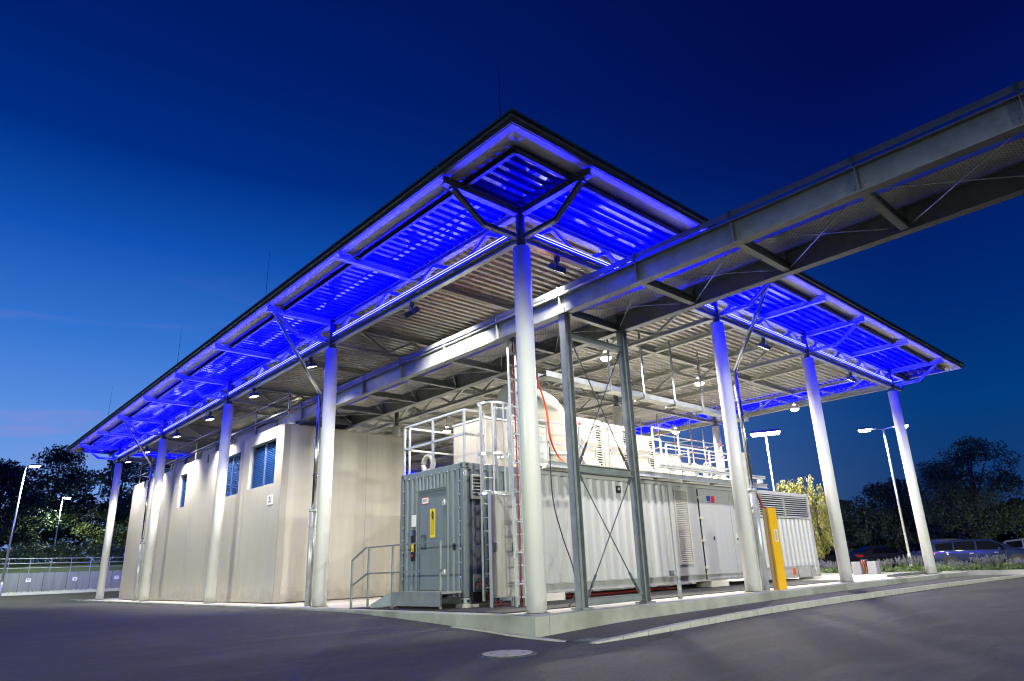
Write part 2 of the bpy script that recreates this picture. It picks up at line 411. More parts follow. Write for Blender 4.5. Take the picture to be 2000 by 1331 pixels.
for i in range(len(px)-1):
    x0, x1 = px[i], px[i+1]
    b.hexa([(x0, ky(x0), -.4), (x1-.014, ky(x1), -.4), (x1-.014, ky(x1)+.13, -.4), (x0, ky(x0)+.13, -.4),
            (x0, ky(x0), pz(x0)+.008), (x1-.014, ky(x1), pz(x1)+.008), (x1-.014, ky(x1)+.13, pz(x1)+.008), (x0, ky(x0)+.13, pz(x0)+.008)])
tag(b.build('kerb', 'kerb'), kind='structure')
# flush edging line in front of the plinth corner
b = MB(); b.hexa([(-.62, 1.5, -.22), (-.54, 1.5, -.22), (-.54, -1.15, -.33), (-.62, -1.15, -.33), (-.62, 1.5, -.196), (-.54, 1.5, -.196), (-.54, -1.15, -.297), (-.62, -1.15, -.297)])
tag(b.build('edging_strip', 'kerb'), kind='structure')

# ---- plinth (raised concrete island)
pl = thing('concrete_plinth', (-.49, -.47, -.3), 'pale concrete plinth with a raised rim carrying the whole lit canopy', 'plinth')
b = MB(); b.box(-.49, -.19, -.47, 34.5, -.5, 0); b.box(-.188, 21.3, -.47, -.17, -.5, 0)
b.build('rim', 'concrete', pl, bevel=.012)
b = MB(); b.box(-.186, 21.3, -.168, 34.5, -.5, -.03); b.build('slab', 'slab', pl)
b = MB(); b.box(21.6, 21.85, -5.5, 14, -.4, .02)
tag(b.build('planter_kerb', 'concrete', loc=(21.6, 0, 0)), 'low dark kerb wall in front of the lavender planting at the right', 'kerb wall')
b = MB(); b.box(16.2, 20.7, .15, .45, .002, .05)
for i in range(9): b.box(16.3+i*.5, 16.35+i*.5, .12, .48, .05, .075)
tag(b.build('steel_channel', 'steel_dark', loc=(16.2, .3, 0)), 'flat steel channel lying on the plinth beside the far right column', 'channel')
# rubber mats under the containers
b = MB(); b.box(.1, 14.5, .9, 6.3, -.029, -.012)
tag(b.build('rubber_matting', 'mat', loc=(.1, .9, -.03)), 'black perforated rubber matting under and before the containers', 'mat')

# ---- manhole and drain
mh = thing('manhole_cover', (-1.98, -1.5, -.31), 'round concrete filled manhole cover in the asphalt before the plinth corner', 'manhole cover')
b = MB(); b.cyl((-1.98, -1.5, -.34), (-1.98, -1.5, -.300), .37, n=40); b.build('frame_ring', 'steel_dark', mh)
b = MB(); b.cyl((-1.98, -1.5, -.30), (-1.98, -1.5, -.2965), .335, n=40); b.build('gap', 'signblack', mh)
b = MB(); b.cyl((-1.98, -1.5, -.30), (-1.98, -1.5, -.292), .315, n=40); ld = b.build('lid', 'kerb', mh)
b = MB()
for k in range(16):
    a = 2*PI*k/16; b.box(-1.98+.345*math.cos(a)-.016, -1.98+.345*math.cos(a)+.016, -1.5+.345*math.sin(a)-.016, -1.5+.345*math.sin(a)+.016, -.30, -.2935)
for k in range(4):
    a = PI/4+PI/2*k; b.box(-1.98+.2*math.cos(a)-.03, -1.98+.2*math.cos(a)+.03, -1.5+.2*math.sin(a)-.012, -1.5+.2*math.sin(a)+.012, -.292, -.2905)
b.build('vent_slots', 'signblack', ld)
b = MB()
for i in range(7): b.box(-.55+.0, -.15, -1.62+i*.05, -1.6+i*.05, -.3, -.285)
b.box(-.57, -.13, -1.66, -1.28, -.305, -.296)
tag(b.build('drain_grate', 'steel_dark', loc=(-.35, -1.45, -.3)), 'small dark drain grate between plinth corner and start of kerb', 'drain')

# ================================================================ CANOPY
CH = 6.53
XS = [0, 6.86, 11.99, 19.03]; YS = [0, 7.575, 15.15, 22.725, 30.3]
XE = 21.3; YE = 32.9; OV = 1.86
can = thing('canopy', (0, 0, 0), 'large flat canopy roof on white round columns with blue lit overhang', 'canopy')
def column(x, y):
    b = MB(); b.cyl((x, y, 0.0), (x, y, CH), .168, n=36)
    c = b.build('column', 'column', can)
    b = MB(); b.cyl((x, y, -.002), (x, y, .012), .215, n=36); b.build('grout_ring', 'concrete', c)
    b = MB(); b.cyl((x, y, .0125), (x, y, .02), .172, n=36); b.build('base_joint', 'signblack', c)
    b = MB(); b.cyl((x, y, CH), (x, y, CH+.05), .10, n=20); b.cyl((x, y, CH+.05), (x, y, 7.36), .085, n=16); b.cyl((x, y, CH+.001), (x, y, CH+.02), .13, n=20)
    b.build('head', 'steel_dark', c)
for x in XS:
    for y in YS:
        if (x, y) in ((11.99, 22.725), (11.99, 30.3)) : pass
        column(x, y)
def truss(p, q, n, fine, name='truss'):
    """parallel chord girder between two column heads; n panels"""
    p, q = Vector(p), Vector(q); d = (q-p)
    b = MB(); up = (0, 0, 1)
    e = d.normalized()*.12
    b.ibeam(p+e+Vector((0, 0, 6.72)), q-e+Vector((0, 0, 6.72)), .12, .13, .014)
    b.ibeam(p+e+Vector((0, 0, 7.30)), q-e+Vector((0, 0, 7.30)), .12, .13, .014)
    t = b.build(name, 'steel_light' if fine else 'beam', can)
    nodes = []
    for k in range(n):
        a = p+d*(k/n); c = p+d*((k+.5)/n); g = p+d*((k+1)/n)
        lo = Vector((0, 0, 6.78)); hi = Vector((0, 0, 7.24))
        aa = a+lo+(d.normalized()*.16 if k == 0 else Vector()); gg = g+lo-(d.normalized()*.16 if k == n-1 else Vector())
        # bottom nodes at panel ends, apex mid panel
        nodes.append((aa, c+hi)); nodes.append((c+hi, gg))
    if fine:
        for a, c in nodes:
            b = MB(); b.ibeam(a, c, .075, .085, .01); b.build('diagonal', 'steel_light', t)
    else:
        b = MB()
        for a, c in nodes: b.ibeam(a, c, .07, .08, .01)
        b.build('lattice', 'beam', t)
for i in range(4):
    truss((0, YS[i], 0), (0, YS[i+1], 0), 4, i < 3)
for i, n in enumerate((4, 3, 4)):
    truss((XS[i], 0, 0), (XS[i+1], 0, 0), n, True)
for i in range(4): truss((19.03, YS[i], 0), (19.03, YS[i+1], 0), 4, False)
for i, n in enumerate((4, 3, 4)): truss((XS[i], 30.3, 0), (XS[i+1], 30.3, 0), n, False)
for y in YS[1:4]:
    for i, n in enumerate((4, 3, 4)): truss((XS[i], y, 0), (XS[i+1], y, 0), n, False)
for x in XS[1:3]:
    for i in range(4): truss((x, YS[i], 0), (x, YS[i+1], 0), 4, False)
# roof beams (cantilevering over the facades), both ways
yb = [3.7875*k for k in range(9)]; xb = [0, 3.43, 6.86, 9.43, 11.99, 15.5, 19.03]
for y in yb:
    b = MB()
    if y in (0.0, 30.3) or abs(y % 7.575) < .01 or abs(y % 7.575-7.575) < .01:
        b.ibeam((-OV+.02, y, 7.29), (-.1, y, 7.29), .15, .12); b.build('roof_beam', 'steel', can)
        b = MB(); b.ibeam((19.1, y, 7.29), (XE-.02, y, 7.29), .15, .12)
    else:
        b.ibeam((-OV+.02, y, 7.29), (XE-.02, y, 7.29), .15, .12)
    b.build('roof_beam', 'beam', can)
for x in xb:
    b = MB()
    if x in XS:
        b.ibeam((x, -OV+.02, 7.292), (x, -.1, 7.292), .146, .12); b.build('roof_beam', 'steel', can)
        b = MB(); b.ibeam((x, 30.4, 7.292), (x, YE-.02, 7.292), .146, .12)
    else:
        ya = [-OV+.02]+[y for y in yb]+[YE-.02]
        for i in range(len(ya)-1): b.ibeam((x, ya[i]+(.07 if i else 0), 7.292), (x, ya[i+1]-.07, 7.292), .146, .12)
    b.build('roof_beam', 'beam', can)
# thin tie rods in the roof plane
def tie(p, q):
    b = MB(); b.tube([p, q], .009, 6); b.build('tie_rod', 'steel_light', can)
for i in range(2):
    for j in range(3):
        x0, x1 = (0, 3.43) if i == 0 else (6.86, 9.43)
        y0 = YS[j+(0 if i == 0 else 1)]
        tie((x0+.1, y0+.1, 7.18), (x1-.1, y0+3.7, 7.18)); tie((x1-.1, y0+.1, 7.17), (x0+.1, y0+3.7, 7.17))
for (x0, x1) in ((3.5, 6.8), (12.1, 15.4)):
    tie((x0, .2, 7.18), (x1, 3.6, 7.18)); tie((x1, .2, 7.17), (x0, 3.6, 7.17))
# edge channels inside the soffit strip
EC = 1.38
for (p, q) in (((-EC, -EC, 7.36), (-EC, YE-.5, 7.36)), ((-EC+.05, -EC, 7.36), (XE-.5, -EC, 7.36)), ((XE-.5, -EC+.05, 7.36), (XE-.5, YE-.5, 7.36)), ((-EC+.05, YE-.5, 7.36), (XE-.55, YE-.5, 7.36))):
    b = MB(); b.channel(p, q, .11, .07); b.build('edge_channel', 'steel_dark', can)
# corrugated deck, flutes along X
def deck(x0, x1, y0, y1, z, pitch=.22, h=.07):
    b = MB(); y = y0; prof = []
    while y < y1:
        prof += [(y, z), (y+pitch*.42, z), (y+pitch*.5, z+h), (y+pitch*.92, z+h)]; y += pitch
    prof = [(min(a, y1), c) for a, c in prof]+[(y1, z)]
    n = len(prof)
    xsn = [x0, x1]
    for x in xsn:
        for a, c in prof: b.v.append((x, a, c))
    for i in range(n-1):
        b.f.append((i, i+1, n+i+1, n+i)); b.sm.append(False)
    return b
deck(.0, 19.03, .0, 30.3, 7.385).build('corrugated_deck', 'deck', can)
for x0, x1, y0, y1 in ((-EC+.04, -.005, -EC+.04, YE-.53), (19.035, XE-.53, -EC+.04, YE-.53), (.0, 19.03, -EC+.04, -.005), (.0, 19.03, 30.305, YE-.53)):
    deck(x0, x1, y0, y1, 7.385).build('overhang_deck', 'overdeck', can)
# soffit strips
Z0 = 7.43
sof = {(-1, 0): [(-OV, -OV), (-EC, -EC), (-EC, YE-.5), (-OV, YE)], (0, -1): [(-OV, -OV), (XE, -OV), (XE-.5, -EC), (-EC, -EC)],
       (1, 0): [(XE, -OV), (XE, YE), (XE-.5, YE-.5), (XE-.5, -EC)], (0, 1): [(-OV, YE), (-EC, YE-.5), (XE-.5, YE-.5), (XE, YE)]}
for k, pts in sof.items():
    b = MB(); zz = [Z0-.05 if (a in (-OV, XE) or c in (-OV, YE)) else Z0+.04 for a, c in pts]; b.poly([(a, c, z) for (a, c), z in zip(pts, zz)]); b.poly([(a, c, z+.02) for (a, c), z in reversed(list(zip(pts, zz)))])
    b.build('soffit_panel', 'soffit', can)
# roof skin and dark fascia with gutter lip
b = MB(); b.box(-OV, XE, -OV, YE, 7.49, 7.54); b.build('roof_skin', 'fascia', can)
b = MB()
for x0, x1, y0, y1 in ((-OV-.04, -OV, -OV-.04, YE+.04), (-OV, XE, -OV-.04, -OV), (XE, XE+.04, -OV-.04, YE+.04), (-OV, XE, YE, YE+.04)):
    b.box(x0, x1, y0, y1, 7.385, 7.55)
for x0, x1, y0, y1 in ((-OV-.10, -OV-.04, -OV-.1, YE+.1), (-OV-.04, XE+.1, -OV-.1, -OV-.04), (XE+.04, XE+.1, -OV-.04, YE+.1), (-OV-.04, XE+.04, YE+.04, YE+.1)):
    b.box(x0, x1, y0, y1, 7.45, 7.48); b.box(x0-.0, x1+.0, y0-.0, y1+.0, 7.54, 7.575)
b.build('fascia', 'fascia', can)
b = MB()
for y in yb: b.box(-OV-.12, -OV-.04, y-.04, y+.04, 7.48, 7.535)
for x in xb: b.box(x-.04, x+.04, -OV-.12, -OV-.04, 7.48, 7.535)
b.build('gutter_brackets', 'steel_dark', can)
# bent knee braces from the column heads to the cantilever tips
def brace(x, y, dx, dy):
    b = MB(); T = 1.62
    p0 = Vector((x+dx*T, y+dy*T, 7.20)); p1 = Vector((x+dx*.95, y+dy*.95, 6.74)); p2 = Vector((x+dx*.12, y+dy*.12, 6.74))
    b.ibeam(p0, p1+(p1-p0).normalized()*.03, .09, .09, .01); b.ibeam(p1, p2, .09, .09, .01)
    b.box(p0.x-.06, p0.x+.06, p0.y-.06, p0.y+.06, 7.185, 7.213)
    b.build('knee_brace', 'steel', can)
for y in YS: brace(0, y, -1, 0); brace(19.03, y, 1, 0)
for x in XS: brace(x, 0, 0, -1); brace(x, 30.3, 0, 1)
# lightning rods
for (x, y, h) in ((-1.6, -1.3, 1.75), (-1.6, 8.4, 1.75), (-1.6, 16.0, 1.8), (-1.6, 26, 1.8)):
    b = MB(); b.tube([(x, y, 7.56), (x, y, 7.9), (x, y, 7.56+h)], .012, 6, radii=[.014, .007, .003]); b.build('lightning_rod', 'black', can)
# downpipes: sloping upper leg, vertical lower leg with a wider standpipe
def downpipe(p_top, p_el, base):
    r = .052
    b = MB(); b.tube([p_top, p_el], r, 14)
    o = b.build('downpipe', 'chrome', can)
    b = MB(); b.tube([p_el, (base[0], base[1], 2.3)], r*1.02, 14)
    for z in (4.2, 3.2): b.cyl((base[0], base[1], z), (base[0], base[1], z+.04), r*1.35, n=14)
    b.build('vertical_run', 'chrome', o)
    b = MB(); b.cyl((base[0], base[1], 0), (base[0], base[1], 2.35), .085, n=18); b.cyl((base[0], base[1], 2.28), (base[0], base[1], 2.36), .105, n=18); b.cyl((base[0], base[1], 1.9), (base[0], base[1], 1.93), .1, n=18)
    b.build('standpipe', 'steel_light', o)
downpipe((-1.5, 7.9, 7.3), (.0, 8.15, 5.42), (.02, 8.22))
downpipe((-1.5, 23.3, 7.3), (.0, 24.1, 5.6), (.02, 24.12))
downpipe((7.25, -1.35, 7.3), (7.44, 0, 5.36), (7.5, .02))

# ---- LED light lines on the bottom chords
def led(p, q, out_, label, tubes=2):
    p, q = Vector(p), Vector(q); o_ = Vector(out_); d = (q-p).normalized(); L = (q-p).length
    t = thing('led_light_line', tuple((p+q)/2), label, 'light fixture', 'blue LED light lines on the canopy trusses')
    z = 6.80
    up = Vector((0, 0, 1))
    b = MB(); c = o_*.03+up*z
    # channel-shaped casing, open to the outside
    b.bar(p+o_*.02+up*(z+.055), q+o_*.02+up*(z+.055), .012, .13)
    b.bar(p+o_*.04+up*(z-.008), q+o_*.04+up*(z-.008), .05, .012)
    b.build('casing', 'steel_light', t)
    for k in range(tubes):
        b = MB(); zz = z+.02+k*.055; oo = .07-.0*k
        # flat lens facing outward and a little up
        n0 = .3; 
        w = .034
        a1 = p+d*.05+o_*(oo+.012)+up*(zz-.0); a2 = q-d*.05+o_*(oo+.012)+up*(zz)
        b1 = a1+up*w*.82-o_*w*.57; b2 = a2+up*w*.82-o_*w*.57
        f = [tuple(a1), tuple(a2), tuple(b2), tuple(b1)]
        nn = (Vector(f[1])-Vector(f[0])).cross(Vector(f[3])-Vector(f[0]))
        if nn.dot(o_) < 0: f.reverse()
        back = [tuple(Vector(v)-o_*.003) for v in f]
        b.quad(*f); 
        b.build('tube', 'tube', t)
        b = MB(); b.quad(*reversed(back)); b.build('reflector', 'steel_light', t)
    return t
words = ['from the near corner column to the second', 'between the second and third columns', 'between the third and fourth columns', 'between the fourth and the last column']
for i in range(4): led((-.06, YS[i]+.2, 0), (-.06, YS[i+1]-.2, 0), (-1, 0, 0), 'glowing blue LED line on the left truss '+words[i])
words = ['from the near corner column to the bridge', 'between the second and third columns', 'from the third to the far right column']
for i in range(3): led((XS[i]+.2, -.06, 0), (XS[i+1]-.2, -.06, 0), (0, -1, 0), 'glowing blue LED line on the right truss '+words[i])
words = ['nearest the right end column', 'second from the right end column', 'third from the right end column', 'farthest from the right end column']
for i in range(4): led((19.09, YS[i]+.2, 0), (19.09, YS[i+1]-.2, 0), (1, 0, 0), 'LED line on the rear truss seen from inside, '+words[i])
words = ['nearest the last left column', 'in the middle', 'at the rear corner']
for i in range(3): led((XS[i]+.2, 30.36, 0), (XS[i+1]-.2, 30.36, 0), (0, 1, 0), 'LED line on the far end truss beyond the beige building, '+words[i])

# ---- floodlights under the bottom chords
def flood(x, y, tx, ty, label, pw, ang=95, lit=True):
    t = thing('floodlight', (x, y, 6.66), label, 'floodlight', 'small floodlights clamped under the trusses')
    b = MB(); b.box(x-.04, x+.04, y-.04, y+.04, 6.56, 6.66); b.cyl((x, y, 6.44), (x, y, 6.56), .03, n=10); b.build('bracket', 'steel_dark', t)
    d = Vector((tx, ty, -1)).normalized(); c = Vector((x, y, 6.42)); s = Vector((d.y, -d.x, 0)); s = s.normalized() if s.length > 0 else Vector((1, 0, 0)); w = d.cross(s)
    b = MB(); h = []
    for k, e in ((-.06, .8), (.05, 1)):
        for a, g in ((-1, -1), (1, -1), (1, 1), (-1, 1)): h.append(c+d*k+s*a*.16*e+w*g*.13*e)
    b.hexa(h); b.build('housing', 'steel_dark', t)
    b = MB(); k = .053; b.quad(*[tuple(c+d*k+s*a*.13+w*g*.10) for a, g in ((-1, -1), (-1, 1), (1, 1), (1, -1))]); b.build('lens', 'flood_glow', t)
    spot('flood_beam', c+d*.09, c+d*3, pw, angle=ang, parent=t)
FL = [(0.02, 3.76, .9, .05, 'floodlight under the left truss nearest the corner column, turned inwards', 300, 110), (0.02, 8.9, .3, .1, 'floodlight under the left truss just beyond the second column', 170, 100),
      (0.02, 12.98, .22, 0, 'floodlight under the left truss above the window by the number plate', 420, 100), (0.02, 17.1, .22, 0, 'floodlight under the left truss just beyond the third column', 420, 100),
      (0.02, 21.0, .22, 0, 'floodlight under the left truss short of the fourth column', 400, 100), (0.02, 25.4, .22, 0, 'floodlight under the left truss just beyond the fourth column', 400, 100), (0.02, 28.6, .22, 0, 'floodlight under the left truss beside the last left column', 300, 100),
      (1.0, .02, .05, .75, 'floodlight under the right truss above the caged ladder', 200, 110),
      (4.6, .02, .1, .75, 'floodlight under the right truss behind the pipe bridge', 300, 110), (9.34, .02, 0, .75, 'floodlight under the right truss between the second and third columns', 300, 110), (15.28, .02, 0, .75, 'floodlight under the right truss between the third and far columns', 300, 110)]
for a in FL: flood(*a)

# ---- pendant high-bay lamps
def pendant(x, y, label, pw=620, z=6.5):
    t = thing('pendant_lamp', (x, y, 7.2), label, 'lamp', 'round hanging lamps under the canopy')
    b = MB(); b.cyl((x, y, z+.28), (x, y, 7.21), .012, n=8); b.build('stem', 'steel_dark', t)
    b = MB(); b.cyl((x, y, z+.16), (x, y, z+.3), .07, n=20); b.cyl((x, y, z), (x, y, z+.16), .17, .09, n=24, caps=False); b.build('shade', 'steel_light', t)
    b = MB(); b.cyl((x, y, z-.075), (x, y, z-.05), .07, .12, n=24); b.cyl((x, y, z-.05), (x, y, z+.01), .12, .16, n=24); b.build('lens', 'lamp_warm', t)
    spot('lamp_light', (x, y, z-.1), (x, y, 0), pw, col=(1, .93, .80), angle=165, blend=.4, size=.15, parent=t)
pendant(6.7, 3.6, 'bright round lamp hanging between the two pipe bridge posts'); pendant(11.6, 3.6, 'bright round lamp hanging left of the second right side column')
pendant(18.56, 3.6, 'bright round lamp hanging just below the rear roof edge between two columns'); pendant(18.4, 9.3, 'bright round lamp seen above the scaffold tower')
pendant(9.2, 14.8, 'bright round lamp seen through the handrail over the grey green container')
pendant(13.2, 11.4, 'round lamp deep under the canopy beyond the white units')
pendant(4.2, 19.0, 'round lamp hanging over the beige building roof', 320)

# ================================================================ BEIGE BUILDING
bb = thing('beige_building', (.7, 11.9, 0), 'tall beige panel clad building under the canopy with three blue blind windows', 'building')
BX, BY0, BY1, BX1, BH = .7, 11.9, 29.8, 5.1, 5.36
wins = [(12.5, 14.65, 3.55, 5.02), (15.5, 17.45, 3.52, 5.0), (21.3, 22.25, 3.6, 4.98)]
b = MB()
y = BY0
for (a, c, z0, z1) in wins:
    b.box(BX, BX+.18, y, a, 0, BH); b.box(BX, BX+.18, a, c, 0, z0); b.box(BX, BX+.18, a, c, z1, BH); y = c
b.box(BX, BX+.18, y, BY1, 0, BH)
b.build('front_wall', 'beige', bb)
b = MB(); b.box(BX+.181, BX1, BY0+.002, BY0+.18, 0, BH-.002); b.build('end_wall', 'beige', bb)
b = MB(); b.box(BX+.181, BX1, BY1-.18, BY1-.002, 0, BH-.002); b.box(BX1-.18, BX1-.002, BY0+.181, BY1-.181, 0, BH-.002); b.build('rear_wall', 'beige', bb)
b = MB(); b.box(BX+.181, BX1-.181, BY0+.181, BY1-.181, BH-.15, BH-.03); b.build('roof', 'grey_dark', bb)
b = MB(); b.box(BX-.012, BX+.2, BY0-.012, BY0+.03, 0.03, BH+.004)  # corner trim
b.box(BX-.012, BX+.2, BY0+.03, BY1, BH-.03, BH+.014); b.box(BX+.2, BX1, BY0-.012, BY0+.2, BH-.03, BH+.014)
b.build('trim', 'beige_trim', bb)
for yy in (14.9, 15.25, 17.9, 18.1, 20.2, 20.5, 23.0, 23.3, 25.6, 25.75, 28.2):
    b = MB(); b.box(BX-.003, BX+.002, yy, yy+.016, .04, BH-.035); b.build('panel_joint', 'beige_trim', bb)
b = MB(); b.box(3.64, 3.656, BY0-.002, BY0+.003, .04, BH-.035); b.build('panel_joint', 'beige_trim', bb)
b = MB()
for yy in (18.8, 27.6): b.box(BX-.05, BX-.013, yy, yy+.05, BH-.3, BH-.0)
b.build('roof_brackets', 'steel_dark', bb)
for i, (a, c, z0, z1) in enumerate(wins):
    w = MB()
    f = .045; xx = BX+.10
    w.box(xx, xx+.05, a, a+f, z0, z1); w.box(xx, xx+.05, c-f, c, z0, z1); w.box(xx, xx+.05, a+f, c-f, z0, z0+f); w.box(xx, xx+.05, a+f, c-f, z1-f, z1)
    if c-a > 1.2: w.box(xx-.001, xx+.05, (a+c)/2-.03, (a+c)/2+.03, z0+f, z1-f)
    wo = w.build('window', 'winframe', bb)
    g = MB(); n = int((z1-z0-.1)/.06)
    for k in range(n):
        zz = z0+.05+k*.06; g.quad((xx+.02, a+f, zz), (xx+.02, c-f, zz), (xx+.06, c-f, zz+.043), (xx+.06, a+f, zz+.043))
    g.build('blind', 'blind', wo)
    g = MB(); g.box(BX-.0, BX+.1, a, c, z0-.0, z0+.012); g.build('sill', 'beige_trim', wo)
sp = MB(); sp.box(BX-.012, BX-.001, 12.42, 12.86, 2.9, 3.2); spo = sp.build('number_plate', 'signwhite', bb)
text('21', .25, 'signblack', spo, (BX-.0135, 12.64, 3.05), (0, -1, 0), (0, 0, 1), 'number', .001, .007)

# scaffold guard rail on the beige roof edge
sg = thing('roof_edge_scaffold', (.8, 12, 5.36), 'temporary scaffold guard rail with red couplers along the beige roof edge', 'scaffold')
sy = [12.1, 14.8, 17.6, 21.0, 23.6, 26.4, 29.5]
for y in sy:
    b = MB(); b.cyl((.86, y, 5.37), (.86, y, 6.55), .024, n=10); p = b.build('post', 'rail', sg)
    b = MB(); b.box(.83, .89, y-.03, y+.03, 6.28, 6.36); b.box(.83, .89, y-.03, y+.03, 5.8, 5.88); b.build('coupler', 'signred', p)
for z, r in ((6.32, .022), (5.84, .022)):
    b = MB(); b.cyl((.80, 12.0, z), (.80, 29.7, z), r, n=10); b.build('rail', 'rail', sg)
b = MB(); b.cyl((.9, 29.55, 6.32), (3.2, 29.55, 6.32), .022, n=10); b.cyl((.9, 29.55, 5.84), (3.2, 29.55, 5.84), .022, n=10); b.build('rail', 'rail', sg)
b = MB(); b.box(1.1, 1.13, 12.1, 29.5, 5.40, 5.54); b.build('toe_board', 'steel', sg)

# ================================================================ CONTAINERS
def corr(b, ax, c, a0, a1, z0, z1, out_, pitch=.28, depth=.036):
    """trapezoid wall sheet; ax 'y': runs along x on plane y=c; ax 'x': runs along y"""
    prof = []; a = a0
    while a < a1-1e-6:
        for f, d in ((0, 0), (.30, 0), (.45, 1), (.80, 1), (1.0, 0)):
            q = a+f*pitch
            if q <= a1: prof.append((q, d))
        a += pitch
    prof = [prof[0]]+[prof[i] for i in range(1, len(prof)) if prof[i][0]-prof[i-1][0] > 1e-4]
    if prof[-1][0] < a1-1e-4: prof.append((a1, prof[-1][1]))
    k = len(b.v)
    for z in (z0, z1):
        for q, d in prof:
            v = c-out_*depth*d
            b.v.append((q, v, z) if ax == 'y' else (v, q, z))
    n = len(prof)
    for i in range(n-1):
        f = (k+i, k+i+1, k+n+i+1, k+n+i)
        if (ax == 'y') == (out_ > 0): f = tuple(reversed(f))
        b.f.append(f); b.sm.append(False)
    return b
def louvre(parent, x0, x1, z0, z1, y, name='louvre', fm='grey', sm='steel_light', step=.055, ax='y'):
    b = MB(); f = .035
    P = (lambda u, v, z: (u, v, z)) if ax == 'y' else (lambda u, v, z: (v, u, z))
    def bx(u0, u1, v0, v1, a, c):
        p = [P(u0, v0, a), P(u1, v0, a), P(u1, v1, a), P(u0, v1, a), P(u0, v0, c), P(u1, v0, c), P(u1, v1, c), P(u0, v1, c)]; b.hexa(p)
    bx(x0, x0+f, y-.03, y+.02, z0, z1); bx(x1-f, x1, y-.03, y+.02, z0, z1); bx(x0+f, x1-f, y-.03, y+.02, z0, z0+f); bx(x0+f, x1-f, y-.03, y+.02, z1-f, z1)
    o = b.build(name, fm, parent)
    b = MB()
    bx(x0+f, x1-f, y+.019, y+.022, z0+f, z1-f); b.build('recess', 'signblack', o)
    b = MB(); z = z0+f+.01
    while z < z1-f-.02:
        b.quad(P(x0+f, y-.022, z), P(x1-f, y-.022, z), P(x1-f, y+.012, z+.032), P(x0+f, y+.012, z+.032)); z += step
    b.build('blades', sm, o)
    return o
def casting(x, y, z, parent, m='grey_dark', s=.17, h=.12):
    b = MB(); b.box(x-s/2, x+s/2, y-s/2, y+s/2, z, z+h); c = b.build('corner_casting', m, parent, bevel=.012)
    b = MB(); b.cyl((x-s/2-.002, y, z+h/2), (x-s/2+.01, y, z+h/2), .03, n=14); b.cyl((x, y-s/2-.002, z+h/2), (x, y-s/2+.01, z+h/2), .03, n=14); b.build('eye', 'signblack', c)
def warn_label(parent, P, w, h, tri, name='warning_label', bgm='signyellow'):
    """P(u,v,d): u across, v up, d out; plate w*h with a warning triangle at the top and small print bars"""
    b = MB(); b.hexa([P(0, 0, .001), P(w, 0, .001), P(w, 0, .006), P(0, 0, .006), P(0, h, .001), P(w, h, .001), P(w, h, .006), P(0, h, .006)])
    o = b.build(name, bgm, parent)
    b = MB(); cx = w/2; s = w*.36; y0 = h-s*2.1; d = .0075
    t = s*.2
    A, B, C = (cx-s, y0), (cx+s, y0), (cx, y0+s*1.75); c = (cx, y0+s*.58); k = .68
    a_, b_, c_ = [(c[0]+(q[0]-c[0])*k, c[1]+(q[1]-c[1])*k) for q in (A, B, C)]
    for (p, q, r, u) in ((A, B, b_, a_), (B, C, c_, b_), (C, A, a_, c_)): b.quad(P(*p, d), P(*q, d), P(*r, d), P(*u, d))
    b.quad(P(cx-t*.3, y0+s*.5, d), P(cx+t*.3, y0+s*.5, d), P(cx+t*.4, y0+s*1.05, d), P(cx-t*.4, y0+s*1.05, d))
    b.quad(P(cx-t*.3, y0+s*.28, d), P(cx+t*.3, y0+s*.28, d), P(cx+t*.3, y0+s*.4, d), P(cx-t*.3, y0+s*.4, d))
    z = y0-s*.35
    while z > h*.08: b.quad(P(w*.15, z, d), P(w*.85, z, d), P(w*.85, z+w*.035, d), P(w*.15, z+w*.035, d)); z -= w*.11
    b.build('symbol', 'signblack', o)
    return o

# --- grey green container (door end towards the left street)
gc = thing('grey_green_container', (.89, 3.02, 0), 'grey green high container with a door, yellow warning plate and round 3 mark', 'container')
GX0, GX1, GY0, GY1, GZ0, GZ1 = .89, 2.95, 3.02, 5.46, .06, 2.93
b = MB()
for x in (GX0, GX1-.12):
    for y in (GY0, GY1-.12): b.box(x, x+.12, y, y+.12, GZ0+.12, GZ1-.12)
for z in (GZ0, GZ1-.14):
    for y in (GY0+.012, GY1-.10): b.box(GX0+.12, GX1-.12, y, y+.09, z, z+.14)
    for x in (GX0+.012, GX1-.10): b.box(x, x+.09, GY0+.12, GY1-.12, z, z+.14)
b.build('frame', 'green', gc, bevel=.006)
for x in (GX0+.085, GX1-.085):
    for y in (GY0+.085, GY1-.085):
        casting(x, y, GZ0-.01, gc, 'green_light'); casting(x, y, GZ1-.11, gc, 'green')
b = MB()
corr(b, 'y', GY0+.045, GX0+.12, GX1-.12, .5, GZ1-.14, -1, .24, -.045)
b.box(GX0+.12, GX1-.12, GY0+.03, GY0+.06, GZ0+.14, .5)
corr(b, 'y', GY1-.04, GX0+.12, GX1-.12, GZ0+.14, GZ1-.14, 1, .24, .03)
b.build('side_wall', 'green', gc)
